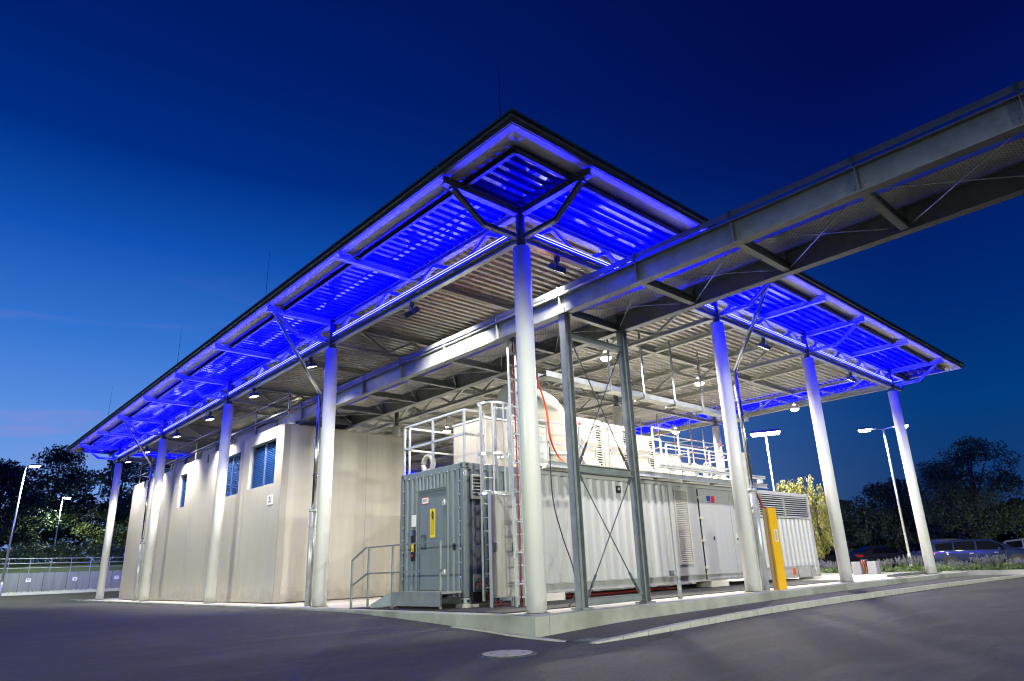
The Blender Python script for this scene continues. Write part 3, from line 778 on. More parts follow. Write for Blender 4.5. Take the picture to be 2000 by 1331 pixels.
# end wall: corrugated above and beside the door
DY0, DY1, DZ0, DZ1 = 3.68, 4.66, .32, 2.42
b = MB()
corr(b, 'x', GX0+.05, GY0+.12, DY0-.05, GZ0+.14, GZ1-.14, -1, .2, -.045)
corr(b, 'x', GX0+.05, DY1+.05, GY1-.12, GZ0+.14, GZ1-.14, -1, .2, -.045)
corr(b, 'x', GX0+.05, DY0-.05, DY1+.05, DZ1+.05, GZ1-.14, -1, .14, -.045)
b.box(GX0+.03, GX0+.06, DY0-.05, DY1+.05, GZ0+.14, DZ0-.02)
b.build('end_wall', 'green', gc)
b = MB(); w = .045
b.box(GX0-.004, GX0+.05, DY0-w, DY0, DZ0-w, DZ1+w); b.box(GX0-.004, GX0+.05, DY1, DY1+w, DZ0-w, DZ1+w); b.box(GX0-.004, GX0+.05, DY0, DY1, DZ1, DZ1+w); b.box(GX0-.004, GX0+.05, DY0, DY1, DZ0-w, DZ0)
b.box(GX0-.03, GX0-.005, DY0-w-.02, DY1+w+.02, DZ1+w, DZ1+w+.02)
b.build('door_frame', 'green', gc)
b = MB(); b.box(GX0+.005, GX0+.04, DY0+.008, DY1-.008, DZ0+.008, DZ1-.008); dr = b.build('door', 'green', gc, bevel=.006)
b = MB(); b.box(GX0-.003, GX0+.006, DY1-.27, DY1-.07, 1.18, 1.5); hd = b.build('lock_recess', 'steel_dark', dr)
b = MB(); b.box(GX0-.03, GX0-.004, DY1-.16, DY1-.13, 1.22, 1.42); b.box(GX0-.012, GX0-.003, DY0+.38, DY0+.41, 1.1, 1.2); b.build('handle', 'chrome', dr)
for z in (.62, 2.08):
    b = MB(); b.box(GX0-.03, GX0-.005, DY0-.05, DY0+.08, z, z+.1); b.cyl((GX0-.03, DY0-.01, z-.02), (GX0-.03, DY0-.01, z+.12), .018, n=10); b.build('hinge', 'steel_light', dr)
PX = lambda y0, z0: (lambda u, v, d: (GX0+.005-d, y0-u, z0+v))
warn_label(dr, PX(4.25, 1.42), .2, .62, True)
b = MB(); b.hexa([PX(4.56, 2.17)(u, v, d) for u, v, d in ((0, 0, .001), (.26, 0, .001), (.26, 0, .005), (0, 0, .005), (0, .15, .001), (.26, .15, .001), (.26, .15, .005), (0, .15, .005))]); dl = b.build('door_label', 'signred', dr)
b = MB(); b.hexa([PX(4.56, 2.17)(u, v, d) for u, v, d in ((.012, .012, .002), (.248, .012, .002), (.248, .012, .0065), (.012, .012, .0065), (.012, .138, .002), (.248, .138, .002), (.248, .138, .0065), (.012, .138, .0065))]); b.build('label_face', 'signwhite', dl)
text('BHC', .09, 'signblack', dl, (GX0-.0025, 4.43, 2.245), (0, -1, 0), (0, 0, 1), 'lettering', .0008)
for z, c in ((2.0, 'signred'), (1.9, 'signred')):
    b = MB(); b.cyl((GX0+.001, 4.15, z-.05), (GX0+.006, 4.15, z-.05), .05, n=20); l1 = b.build('round_sign', c, dr)
    b = MB(); b.cyl((GX0-.001, 4.15, z-.05), (GX0+.002, 4.15, z-.05), .038, n=20); b.build('sign_face', 'signwhite', l1)
    b = MB(); b.box(GX0-.003, GX0-.0005, 4.135, 4.165, z-.075, z-.025); b.build('symbol', 'signblack', l1)
b = MB()
for z in (1.75, 1.66): b.poly([(GX0+.002, 4.19, z-.0), (GX0+.002, 4.11, z), (GX0+.002, 4.15, z+.07)])
b.build('triangle_sticker', 'orange', dr)
b = MB(); b.box(GX0-.002, GX0+.02, 4.80, 4.98, 1.7, 1.96); b.build('notice', 'signwhite', gc)
b = MB(); b.box(GX0-.03, GX0+.02, 4.82, 4.96, .95, 1.62); kb = b.build('key_panel', 'signblack', gc)
b = MB(); b.box(GX0-.034, GX0-.0305, 4.84, 4.94, 1.15, 1.34); b.build('panel_label', 'signyellow', kb)
b = MB(); b.cyl((GX0-.05, 4.89, 1.06), (GX0-.031, 4.89, 1.06), .03, n=12); b.build('button', 'signred', kb)
b = MB(); b.box(GX0-.07, GX0-.031, 4.84, 4.93, 1.5, 1.6); b.build('handle', 'chrome', kb)
b = MB()
for z in np.arange(.3, 2.8, .28):
    for yy in (GY0+.14, GY1-.13): b.cyl((GX0-.016, yy, z), (GX0+.02, yy, z), .016, n=8)
for yy in np.arange(3.3, 5.3, .3): b.cyl((GX0-.012, yy, 2.8), (GX0+.02, yy, 2.8), .014, n=8)
b.build('bolts', 'green_light', gc)
b = MB(); b.box(GX0-.012, GX0+.012, 3.34, 3.38, 1.12, 1.26); b.build('latch', 'signblack', gc)
louvre(gc, GX0+.19, GX0+.52, 2.16, 2.68, GY0-.01, 'vent', 'steel_light', 'steel_light', .07)
b = MB(); b.cyl((GX0+.055, GY0-.004, 2.7), (GX0+.055, GY0+.004, 2.7), .055, n=24); r3 = b.build('round_mark', 'signwhite', gc)
b = MB(); b.cyl((GX0+.055, GY0-.006, 2.7), (GX0+.055, GY0-.003, 2.7), .045, n=24); b.build('mark_field', 'green', r3)
text('3', .075, 'signwhite', r3, (GX0+.055, GY0-.007, 2.7), (1, 0, 0), (0, 0, 1), 'number', .0008, .002)
b = MB(); b.box(GX0+.22, GX0+.6, GY0-.03, GY0+.028, .28, .62); cb = b.build('cable_entry', 'grey_dark', gc)
b = MB(); b.box(GX0+.16, GX0+.62, GY0-.06, GY0+.028, .1, .26); b.build('junction_box', 'signblack', gc)
for i in range(9):
    b = MB(); x = GX0+.26+.035*i; z = .42+.05*(i % 3)
    b.tube([(x, GY0-.02, z), (x+.03, GY0-.12, z+.03), (x+.12, GY0-.2, z-.12), (x+.28, GY0-.24, .02), (x+.5, GY0-.3-.02*i, -.01)], .013, 6); b.build('cable', 'black' if i % 3 else 'red', gc)

# light wedge plank under the container edge
for (x, y) in ((1.0, 3.1), (2.8, 3.1), (1.0, 5.3)):
    pass
def block(x0, x1, y0, y1, z1, label):
    b = MB(); b.box(x0, x1, y0, y1, -.03, z1); tag(b.build('foundation_block', 'slab', loc=((x0+x1)/2, (y0+y1)/2, -.03), bevel=.01), label, 'block', 'concrete blocks under the containers')
block(.86, 1.2, 2.95, 3.3, .048, 'small concrete block under the front corner of the grey green container')
block(.86, 1.2, 5.2, 5.5, .048, 'small concrete block under the far corner of the grey green container')
block(3.15, 3.75, 2.95, 3.5, .148, 'pale concrete block under the left end of the long grey container')
block(9.9, 10.8, 2.95, 3.5, .148, 'pale concrete block under the long grey container below its door')
block(16.4, 17.1, 2.95, 3.5, .048, 'pale concrete block under the right end of the long grey container')

# --- long light grey container
lc = thing('long_grey_container', (3.05, 3.02, 0), 'long light grey corrugated container with tall louvre, double door and small blue and red logo', 'container')
LX0, LX1, LY, LY1, LZ = 3.05, 17.1, 3.02, 5.46, 2.93
b = MB()
corr(b, 'y', LY, LX0+.1, 8.30, .36, LZ-.12, -1, .31, .05)
corr(b, 'y', LY, 12.55, LX1-.12, .44, 2.02, -1, .31, .05)
b.box(8.30, 9.72, LY, LY+.05, .36, LZ-.12); b.box(9.72, 12.55, LY+.03, LY+.08, .36, LZ-.12); b.box(12.55, 13.3, LY, LY+.05, 2.02, LZ-.12)
b.build('side_wall', 'grey', lc)
b = MB(); b.box(LX0, LX0+.1, LY-.01, LY1, .15, LZ); b.build('end_frame', 'grey', lc)
b = MB(); b.box(LX1-.12, LX1, LY-.01, LY1, .15, LZ); b.build('end_frame', 'grey', lc)
b = MB(); b.box(LX0+.1, LX1-.12, LY+.2, LY1, LZ-.1, LZ-.02); b.build('roof', 'grey', lc)
b = MB(); b.box(LX0+.1, LX1-.12, LY1-.06, LY1, .15, LZ-.1); b.build('rear_wall', 'grey', lc)
b = MB(); b.ibeam((LX0, LY+.03, .255), (12.5, LY+.03, .255), .2, .14, .02); b.build('base_rail', 'grey', lc)
b = MB(); b.box(12.5, LX1, LY-.005, LY+.02, .05, .44); b.box(12.5, LX1, LY-.05, LY-.005, .42, .445); b.box(12.5, LX1, LY-.05, LY-.005, .05, .07)
for x in (13.2, 14.3, 15.4, 16.4): b.box(x, x+.03, LY-.05, LY-.005, .07, .42)
b.build('base_rail', 'grey', lc)
b = MB(); b.box(LX0+.1, LX1-.12, LY-.03, LY+.1, LZ-.12, LZ); b.build('top_rail', 'grey', lc)
casting(LX1-.085, LY+.07, LZ-.1, lc, 'grey'); casting(LX0+.085, LY+.07, .1, lc, 'grey'); casting(LX1-.085, LY+.07, .02, lc, 'grey')
louvre(lc, 8.5, 9.16, .64, 2.72, LY-.01, 'tall_louvre', 'white', 'white', .052)
louvre(lc, 13.3, 15.1, 2.04, 2.78, LY+.0, 'louvre', 'grey', 'steel_light', .075)
louvre(lc, 15.12, 16.95, 2.04, 2.78, LY+.0, 'louvre', 'grey', 'steel_light', .075)
for (x0, x1) in ((9.78, 11.5), (11.52, 12.4)):
    b = MB(); b.box(x0, x1, LY-.005, LY+.03, .2, 2.76); d = b.build('door', 'grey', lc, bevel=.005)
    b = MB()
    b.box(x0-.02, x0+.0, LY-.01, LY+.03, .2, 2.78) if x0 < 10 else b.box(x1, x1+.02, LY-.01, LY+.03, .2, 2.78)
    b.build('seal', 'signblack', d)
    if x0 < 10:
        for z in (.5, 1.25, 1.9, 2.5):
            b = MB(); b.box(x0-.06, x0+.12, LY-.03, LY-.006, z, z+.07); b.cyl((x0-.01, LY-.035, z-.03), (x0-.01, LY-.035, z+.1), .018, n=8); b.build('hinge', 'white', d)
        b = MB(); b.box(10.22, 10.42, LY-.009, LY-.006, 2.40, 2.6); b.build('blue_logo_panel', 'signblue', d)
        b = MB(); b.box(10.24, 10.36, LY-.0115, LY-.0095, 2.43, 2.44); b.build('logo_line', 'signwhite', d)
        b = MB(); b.box(10.46, 10.66, LY-.009, LY-.006, 2.40, 2.6); b.build('red_logo_panel', 'signred', d)
        b = MB(); b.box(10.36, 10.42, LY-.02, LY-.006, 1.3, 1.4); b.build('latch', 'signblack', d)
    else:
        b = MB(); b.box(11.62, 11.82, LY-.012, LY-.006, 1.2, 1.5); hp = b.build('lock_plate', 'steel_light', d)
        b = MB(); b.box(11.66, 11.78, LY-.03, LY-.013, 1.3, 1.36); b.build('handle', 'steel_dark', hp)
        louvre(d, 11.72, 12.3, 2.25, 2.66, LY-.03, 'vent', 'grey', 'steel_light', .06)
b = MB(); b.box(5.95, 6.12, LY-.03, LY+.0, 2.5, 2.68); fx = b.build('socket_box', 'signblack', lc)
b = MB(); b.cyl((6.03, LY-.05, 2.6), (6.03, LY-.031, 2.6), .04, n=16); b.build('socket', 'steel_light', fx)
warn_label(lc, (lambda u, v, d: (15.05+u, LY-.005-.0-d, .14+v)), .22, .24, True, 'warning_label', 'orange')
b = MB(); b.box(16.5, 16.75, LY-.08, LY-.051, .3, .36); b.box(16.6, 16.64, LY-.10, LY-.08, .18, .42); b.build('shackle', 'steel_light', lc)

# walkway edge and cable tray along both container roofs
wk = thing('roof_walkway', (3.1, 2.7, 2.98), 'galvanised walkway edge with brackets running along the long grey container roof', 'walkway')
b = MB(); b.box(4.3, 13.4, 2.66, 3.6, 3.03, 3.06); b.build('deck', 'rail', wk)
b = MB(); b.box(3.3, 4.28, 2.66, 3.6, 3.03, 3.06); b.build('grating', 'perf', wk)
b = MB(); b.channel((3.1, 2.62, 3.0), (13.4, 2.62, 3.0), .14, .06, .008, side=-1); b.build('edge_beam', 'rail', wk)
for x in np.arange(3.3, 13.4, 1.45):
    b = MB(); b.hexa([(x-.09, 2.66, 2.94), (x+.09, 2.66, 2.94), (x+.09, 2.98, 2.94), (x-.09, 2.98, 2.94), (x-.04, 2.66, 3.02), (x+.04, 2.66, 3.02), (x+.04, 2.98, 3.02), (x-.04, 2.98, 3.02)]); b.build('bracket', 'rail', wk)
ct = thing('perforated_cable_tray', (7.4, 2.5, 3.2), 'narrow perforated cable tray in front of the walkway on the long grey container', 'cable tray')
M['perfside'] = M['perf']
b = MB(); b.box(7.2, 13.0, 2.46, 2.60, 3.20, 3.206); b.build('floor', 'perf', ct)
b = MB()
b.box(7.2, 13.0, 2.452, 2.458, 3.2, 3.29)
for i in range(116):
    pass
b.build('side', 'rail', ct)
b = MB()
for x in np.arange(7.24, 12.98, .06): b.box(x, x+.03, 2.4495, 2.4515, 3.235, 3.255)
b.build('side_holes', 'signblack', ct)
for x in np.arange(7.8, 13, 1.25):
    b = MB(); b.box(x, x+.05, 2.47, 2.66, 3.07, 3.19); b.build('support', 'rail', ct)

# ================================================================ HANDRAILS
def rail(name, label, pts, zb, zt, zm, m='rail', s=.045, posts=None, step=1.25, group=None, cat='railing', closed_ends=True):
    t = thing(name, (pts[0][0], pts[0][1], zb), label, cat, group)
    for i in range(len(pts)-1):
        (x0, y0), (x1, y1) = pts[i], pts[i+1]
        for z in (zt, zm):
            b = MB(); b.bar((x0, y0, z), (x1, y1, z), s, s); b.build('top_rail' if z == zt else 'mid_rail', m, t)
        L = math.hypot(x1-x0, y1-y0); n = max(1, round(L/step))
        for k in range(n+(1 if i == len(pts)-2 else 0)):
            f = k/n; x, y = x0+(x1-x0)*f, y0+(y1-y0)*f
            b = MB(); b.box(x-s/2, x+s/2, y-s/2, y+s/2, zb, zt-s/2); b.build('post', m, t)
    return t
rail('roof_railing', 'pale handrail round the door end of the grey green container roof', [(.95, 5.4), (.95, 3.05), (1.5, 3.05)], 2.95, 4.1, 3.56)
rail('roof_railing', 'pale handrail along the far side of the grey green container roof', [(1.1, 5.42), (4.2, 5.42)], 2.95, 4.1, 3.56)
rail('roof_railing', 'pale handrail along the walkway between ladder and tall gate post', [(2.3, 2.98), (8.1, 2.98)], 3.06, 4.12, 3.6, s=.045)
rail('roof_railing', 'taller pale rail frame standing behind the walkway rail', [(8.2, 3.3), (9.5, 3.3)], 3.06, 4.55, 3.8)
rail('roof_railing', 'pale handrail along the right half of the long container walkway', [(8.35, 2.98), (12.9, 2.98), (12.9, 4.6)], 3.06, 4.0, 3.5)
rail('roof_railing', 'pale handrail on the rear edge of the long grey container roof', [(7.5, 5.4), (13.4, 5.4)], 3.0, 4.0, 3.5)

# caged ladder
la = thing('caged_ladder', (1.75, 2.62, 0), 'galvanised ladder with hooped safety cage rising beside the grey green container', 'ladder')
lx0, lx1, ly = 1.18, 1.60, 2.76
for x in (lx0, lx1):
    b = MB(); b.box(x-.02, x+.02, ly-.03, ly+.03, .1, 4.2); b.build('stringer', 'rail', la)
b = MB()
for z in np.arange(.35, 3.1, .28): b.cyl((lx0, ly, z), (lx1, ly, z), .013, n=8)
b.build('rungs', 'rail', la)
hc = ((lx0+lx1)/2, ly); rr = .40
def hoop_pt(a): return (hc[0]+rr*math.cos(a), hc[1]-.12+rr*math.sin(a)*1.0)
for z in (2.22, 3.05, 4.15):
    b = MB(); pts = [(lx0, ly, z)]+[(*hoop_pt(PI+PI*k/12), z) for k in range(13)]+[(lx1, ly, z)]
    for i in range(len(pts)-1): b.bar(pts[i], pts[i+1], .008, .05)
    b.build('hoop', 'rail', la)
for k in (1, 3.5, 6, 8.5, 11):
    b = MB(); x, y = hoop_pt(PI+PI*k/12); b.box(x-.02, x+.02, y-.006, y+.006, 2.2, 4.15); b.build('cage_bar', 'rail', la)

# aluminium cable riser cover + red cable riser
ac = thing('aluminium_cover_panel', (1.3, 2.3, 0), 'tall brushed aluminium cover panel with two small handles left of the corner column', 'panel')
b = MB(); b.box(1.02, 1.66, 2.28, 2.31, .17, 2.18); b.build('sheet', 'alu', ac, bevel=.004)
b = MB(); b.box(.995, 1.015, 2.27, 2.36, .0, 2.22); b.box(1.665, 1.70, 2.27, 2.4, .0, 2.3); b.box(1.05, 1.09, 2.35, 2.4, -.03, .17); b.box(1.58, 1.62, 2.35, 2.4, -.03, .17); b.build('side_channel', 'steel_light', ac)
for x in (1.06, 1.55):
    b = MB(); b.tube([(x, 2.278, 1.05), (x, 2.25, 1.06), (x, 2.25, 1.20), (x, 2.278, 1.21)], .008, 6); b.tube([(x+.06, 2.278, 1.05), (x+.06, 2.25, 1.06), (x+.06, 2.25, 1.20), (x+.06, 2.278, 1.21)], .008, 6)
    b.box(x, x+.06, 2.272, 2.279, 1.04, 1.22); b.build('handle', 'steel_dark', ac)
cr = thing('red_cable_riser', (1.5, 2.0, 0), 'vertical cable ladder carrying thick red cables behind the corner column', 'cable riser')
for x in (1.40, 1.62):
    b = MB(); b.box(x-.012, x+.012, 2.0, 2.06, -.02, 5.6); b.build('stringer', 'rail', cr)
b = MB()
for z in np.arange(.15, 5.5, .3): b.box(1.412, 1.608, 2.01, 2.04, z, z+.03)
b.build('rungs', 'rail', cr)
for k in range(1):
    b = MB(); x = 1.49
    b.tube([(x, 1.98, -.02), (x, 1.975, 1), (x+.01, 1.97, 2.5), (x, 1.975, 4), (x, 1.98, 5.6)], .014, 8); b.build('cable', 'red', cr)
b = MB()
for z in np.arange(.4, 5.4, .6): b.box(1.43, 1.60, 1.945, 2.0, z, z+.03)
b.build('clamps', 'steel_light', cr)

# ================================================================ PLATFORM WITH STEPS AT THE DOOR
pf = thing('door_platform', (.5, 4, 0), 'galvanised step platform with handrail before the grey green door', 'platform')
b = MB(); b.box(.33, .87, 3.1, 4.85, .27, .31); b.build('tread_plate', 'steel', pf)
b = MB(); b.box(.30, .325, 3.05, 4.85, .04, .32); b.build('side_plate', 'steel', pf)
b = MB(); b.hexa([(.30, 4.86, .04), (.325, 4.86, .04), (.325, 5.7, -.02), (.30, 5.7, -.02), (.30, 4.86, .32), (.325, 4.86, .32), (.325, 5.7, .06), (.30, 5.7, .06)]); b.build('stair_stringer', 'green_light', pf)
b = MB(); b.box(.33, .87, 4.87, 5.15, .18, .21); b.box(.33, .87, 5.2, 5.48, .08, .11); b.build('steps', 'steel', pf)
for y, z0, z1 in ((3.07, 0, 1.27), (4.83, -.02, 1.27), (5.85, -.02, 1.27), (6.6, -.03, 1.02)):
    b = MB(); b.box(.29, .33, y-.02, y+.02, z0, z1); b.build('post', 'steel', pf)
b = MB(); b.bar((.31, 3.05, 1.29), (.31, 6.0, 1.29), .045, .03); b.bar((.31, 6.0, 1.29), (.31, 6.62, 1.02), .045, .03); b.build('top_rail', 'steel', pf)
b = MB(); b.bar((.31, 3.05, .72), (.31, 5.9, .72), .04, .03); b.bar((.31, 5.9, .72), (.31, 6.6, .45), .04, .03); b.build('mid_rail', 'steel', pf)

# ================================================================ ROOFTOP PLANT
du = thing('white_exhaust_duct', (4.9, 4.4, 2.95), 'big white elbow duct curving down onto the long grey container roof', 'duct')
b = MB(); pts = [(3.6, 4.4, 4.86)]+[(4.45+.62*math.sin(a), 4.4, 4.24+.62*math.cos(a)) for a in np.linspace(0, PI/2, 9)]+[(5.07, 4.4, 3.0)]
b.tube(pts, .52, 28); b.build('elbow', 'white', du)
b = MB(); b.cyl((5.07, 4.4, 3.55), (5.07, 4.4, 3.62), .58, n=28); b.build('flange', 'steel_light', du)
b = MB(); b.cyl((3.56, 4.4, 4.86), (3.62, 4.4, 4.86), .58, n=28); b.build('flange', 'steel_light', du)
ca = thing('white_rooftop_cabinet', (2.6, 4.2, 2.95), 'white rooftop cabinet with red beacon behind the caged ladder', 'cabinet')
b = MB(); b.box(2.35, 4.5, 4.0, 5.3, 2.95, 4.25); b.build('body', 'white', ca, bevel=.02)
b = MB(); b.box(2.33, 4.52, 3.98, 5.32, 4.25, 4.3); b.build('lid', 'steel_light', ca)
b = MB(); b.box(3.9, 4.3, 3.985, 4.0, 3.2, 4.0); b.build('filter_panel', 'grey_dark', ca)
b = MB(); b.cyl((2.33, 4.12, 3.85), (2.26, 4.12, 3.85), .06, n=14); b.build('beacon', 'red', ca)
def cooler(x, w, h, label):
    t = thing('white_cooling_unit', (x, 4.1, 2.95), label, 'cooling unit', 'white cooling units on the container roof')
    b = MB(); b.box(x, x+w, 4.1, 5.3, 3.06, h); b.build('body', 'white', t, bevel=.015)
    b = MB()
    z = 3.15
    while z < h-.4:
        b.hexa([(x+.06, 4.1, z), (x+w*.62, 4.1, z), (x+w*.62, 4.1, z+.04), (x+.06, 4.1, z+.04), (x+.06, 3.86, z+.22), (x+w*.62, 3.86, z+.22), (x+w*.62, 4.1, z+.5), (x+.06, 4.1, z+.5)]); z += .62
    b.build('hoods', 'white', t)
    louvre(t, x+w*.66, x+w-.05, 3.2, h-.12, 4.08, 'grille', 'white', 'beige', .07)
    b = MB(); b.box(x+.1, x+.22, 4.09, 4.097, h-.22, h-.14); b.build('sticker', 'signred', t)
cooler(5.75, 1.1, 4.72, 'white cooling unit with slanted hoods just right of the white duct')
cooler(6.95, 1.15, 4.68, 'white cooling unit with slanted hoods, middle one of the three')
cooler(8.2, 1.15, 4.5, 'white cooling unit with slanted hoods, rightmost of the three')
for (x0, x1, y0, y1, z1, lab) in ((9.7, 11.4, 4.6, 5.4, 4.1, 'plain pale rooftop box right of the cooling units'), (11.5, 12.7, 4.9, 5.4, 3.7, 'low pale rooftop box behind the right handrail')):
    t = thing('rooftop_box', (x0, y0, 2.95), lab, 'box')
    b = MB(); b.box(x0, x1, y0, y1, 2.95, z1); b.build('body', 'beige', t, bevel=.01)
    b = MB(); b.box(x0-.02, x1+.02, y0-.02, y1+.02, z1, z1+.03); b.build('lid', 'beige_trim', t)
# round vent on grey green roof
rv = thing('roof_vent_ring', (1.3, 4.7, 2.95), 'small white ring shaped hose end on the grey green container roof', 'vent')
b = MB(); b.tube([(1.05, 4.55+.19*math.cos(a), 3.1+.19*math.sin(a)) for a in np.linspace(0, 2*PI, 25)], .06, 12); b.build('ring', 'white', rv)
b = MB(); b.box(1.0, 1.1, 4.5, 4.6, 2.94, 2.99); b.build('foot', 'white', rv)

# pipework on the container roofs
rp = thing('roof_pipework', (9.5, 4.0, 2.95), 'pale pipes and elbows on the right half of the long container roof', 'pipework')
for i, (x0, x1, y, z, r) in enumerate(((9.5, 13.2, 3.75, 3.3, .06), (9.6, 12.6, 3.95, 3.55, .05), (4.6, 9.4, 3.75, 3.2, .045), (10.2, 13.0, 4.2, 3.75, .07))):
    b = MB(); b.tube([(x0, y, 2.96), (x0, y, z-.12), (x0+.04, y, z-.03), (x0+.13, y, z), (x1-.13, y, z), (x1-.04, y, z-.03), (x1, y, z-.12), (x1, y, 2.96)], r, 12); p = b.build('pipe', 'white', rp)
    b = MB()
    for x in np.arange(x0+.5, x1-.3, .9): b.cyl((x, y, z), (x+.035, y, z), r*1.7, n=14)
    b.build('flanges', 'steel_light', p)
for i, x in enumerate((9.9, 10.9, 11.9, 12.5)):
    b = MB(); b.cyl((x, 3.4, 3.06), (x, 3.4, 3.42), .05, n=12); b.cyl((x, 3.4, 3.42), (x, 3.4, 3.5), .11, .09, n=16); b.build('valve', 'steel_light', rp)
# hanging cable tray in the hall
ht = thing('hanging_cable_tray', (4, 2.85, 5.2), 'wide galvanised cable tray hung from the roof above the container walkway', 'cable tray')
b = MB(); b.box(3.3, 13.0, 2.75, 3.05, 5.2, 5.21); b.box(3.3, 13.0, 2.745, 2.75, 5.2, 5.34); b.box(3.3, 13.0, 3.05, 3.055, 5.2, 5.34); b.build('tray', 'steel', ht)
for x in np.arange(4.2, 13, 1.5):
    b = MB(); b.box(x, x+.05, 2.70, 2.745, 5.15, 7.2); b.box(x, x+.05, 2.745, 3.1, 5.15, 5.19); b.build('hanger', 'steel', ht)
b = MB()
for k in range(4): b.tube([(3.3, 2.8+.06*k, 5.23), (13, 2.8+.06*k, 5.23)], .02, 6)
b.build('cables', 'black', ht)

# scaffold tower at the far side
st = thing('scaffold_tower', (14.5, 7.5, 0), 'galvanised scaffold tower with plank deck beyond the long container', 'scaffold')
for x in (13.2, 15.4, 17.6):
    for y in (6.6, 7.4):
        b = MB(); b.cyl((x, y, -.03), (x, y, 6.2), .026, n=8); p = b.build('standard', 'rail', st)
        b = MB()
        for z in (4.4, 4.9, 5.4): b.box(x-.035, x+.035, y-.035, y+.035, z-.04, z+.04)
        b.build('coupler', 'signred', p)
for z in (2.1, 3.9, 4.9, 5.4):
    for y in (6.6, 7.4):
        b = MB(); b.cyl((13.1, y, z), (17.8, y, z), .024, n=8); b.build('ledger', 'rail', st)
b = MB()
for x in (13.2, 15.4, 17.6):
    for z in (3.9, 4.9, 5.4): b.cyl((x, 6.6, z), (x, 7.4, z), .022, n=8)
b.build('transoms', 'rail', st)
b = MB(); b.box(13.2, 17.6, 6.65, 7.35, 3.93, 3.98); b.build('plank_deck', 'wood', st)
b = MB(); b.tube([(13.2, 6.55, 0), (15.4, 6.55, 3.9)], .022, 8); b.build('brace', 'rail', st)

# further machinery behind (second row of containers, seen between the columns)
for (x0, x1, y0, y1, z1, lab, m) in ((5.6, 12.5, 8.6, 11.0, 2.9, 'light grey container standing behind the long one in the second row', 'grey'), (5.6, 17, 16.5, 19, 2.9, 'grey container in the third row deep under the canopy', 'grey')):
    t = thing('container', (x0, y0, 0), lab, 'container')
    b = MB(); corr(b, 'y', y0, x0+.1, x1-.1, .2, z1-.1, -1, .31, .05); corr(b, 'x', x0, y0+.1, y1-.1, .2, z1-.1, -1, .31, .05); corr(b, 'y', y1, x0+.1, x1-.1, .2, z1-.1, 1, .31, .05); corr(b, 'x', x1, y0+.1, y1-.1, .2, z1-.1, 1, .31, .05); b.build('walls', m, t)
    b = MB(); b.box(x0, x1, y0, y1, z1-.1, z1)
    for x in (x0, x1-.1):
        for y in (y0, y1-.1): b.box(x, x+.1, y, y+.1, .08, z1-.1)
    b.box(x0, x1, y0, y1, -.03, .08); b.build('frame', 'grey_dark', t)
    rail('roof_railing', 'pale handrail on the '+lab.split(' standing')[0].split(' deep')[0]+' roof', [(x0+.1, y0+.1), (x1-.1, y0+.1)], z1, z1+1.1, z1+.55)

# ================================================================ CABLES, POSTS AND SMALL THINGS
def cable(name, pts, r, m, label, smooth=10):
    P = [Vector(p) for p in pts]; o = []
    for i in range(len(P)-1):
        a, b_, c, d = P[max(i-1, 0)], P[i], P[i+1], P[min(i+2, len(P)-1)]
        for k in range(smooth):
            t = k/smooth; o.append(.5*((2*b_)+(c-a)*t+(2*a-5*b_+4*c-d)*t*t+(3*b_-a-3*c+d)*t**3))
    o.append(P[-1]); b = MB(); b.tube(o, r, 8); return tag(b.build(name, m, loc=tuple(P[0])), label, 'cable')
cable('hanging_cable', [(1.9, 2.0, 5.5), (2.3, 2.2, 5.1), (2.75, 2.3, 4.3), (2.95, 2.4, 3.6), (3.4, 2.6, 3.2), (4.0, 2.9, 3.1)], .022, 'orange', 'thick orange red cable arching from the bridge down to the walkway')
cable('hanging_cable', [(1.95, 2.05, 5.5), (2.36, 2.25, 5.1), (2.82, 2.35, 4.3), (3.02, 2.45, 3.6), (3.46, 2.65, 3.2), (4.05, 2.95, 3.12)], .018, 'orange', 'thinner orange cable running beside the thick arching one')
cable('hanging_cable', [(1.5, 1.0, 3.0), (1.52, 1.0, 2.0), (1.72, 1.0, 1.3), (1.98, 1.0, .68), (2.0, 1.0, .25), (1.75, .95, -.01), (1.6, .9, -.015)], .012, 'black', 'loose black cable hanging down just right of the corner column')
cable('hanging_cable', [(3.9, 2.6, 3.0), (3.8, 2.5, 1.8), (3.4, 2.3, .7), (3.3, 2.0, .1), (3.6, 1.5, -.01)], .006, 'signred', 'thin pinkish cord hanging before the corrugated wall')
cable('ground_hose', [(2.6, 3.1, .02), (4, 3.35, .03), (5.5, 3.15, .03), (7.5, 3.4, .03), (8.5, 3.2, .03)], .03, 'hose', 'thick dark red hose lying under the long grey container')
cable('ground_hose', [(2.8, 3.25, .03), (4.3, 3.5, .03), (6, 3.32, .03), (7.5, 3.55, .03), (8.5, 3.4, .03)], .03, 'hose', 'second dark red hose lying behind the first under the container')

yb_ = thing('yellow_protection_post', (8.3, .2, 0), 'yellow boxed timber cable guard with warning label beside the second column', 'cable guard')
b = MB(); b.box(8.15, 8.54, .02, .06, -.02, 1.93); b.build('front_board', 'yellow', yb_)
b = MB(); b.box(8.15, 8.195, .065, .18, -.02, 1.92); b.build('side_board', 'wood', yb_)
b = MB(); b.box(8.50, 8.54, .065, .18, -.02, 1.92); b.build('side_board', 'yellow', yb_)
warn_label(yb_, (lambda u, v, d: (8.29+u, .02-d, 1.1+v)), .16, .3, True, 'warning_label', 'signwhite')
cable('riser_cable', [(8.3, .2, 1.7), (8.24, .24, 2.1), (8.08, .28, 2.4), (7.98, .32, 2.8), (7.97, .34, 3.1)], .028, 'red', 'red cable bundle rising out of the yellow boxed guard')
cg = thing('cable_conduit', (8.0, .2, 0), 'galvanised cable conduit strapped upright between column and yellow guard', 'conduit')
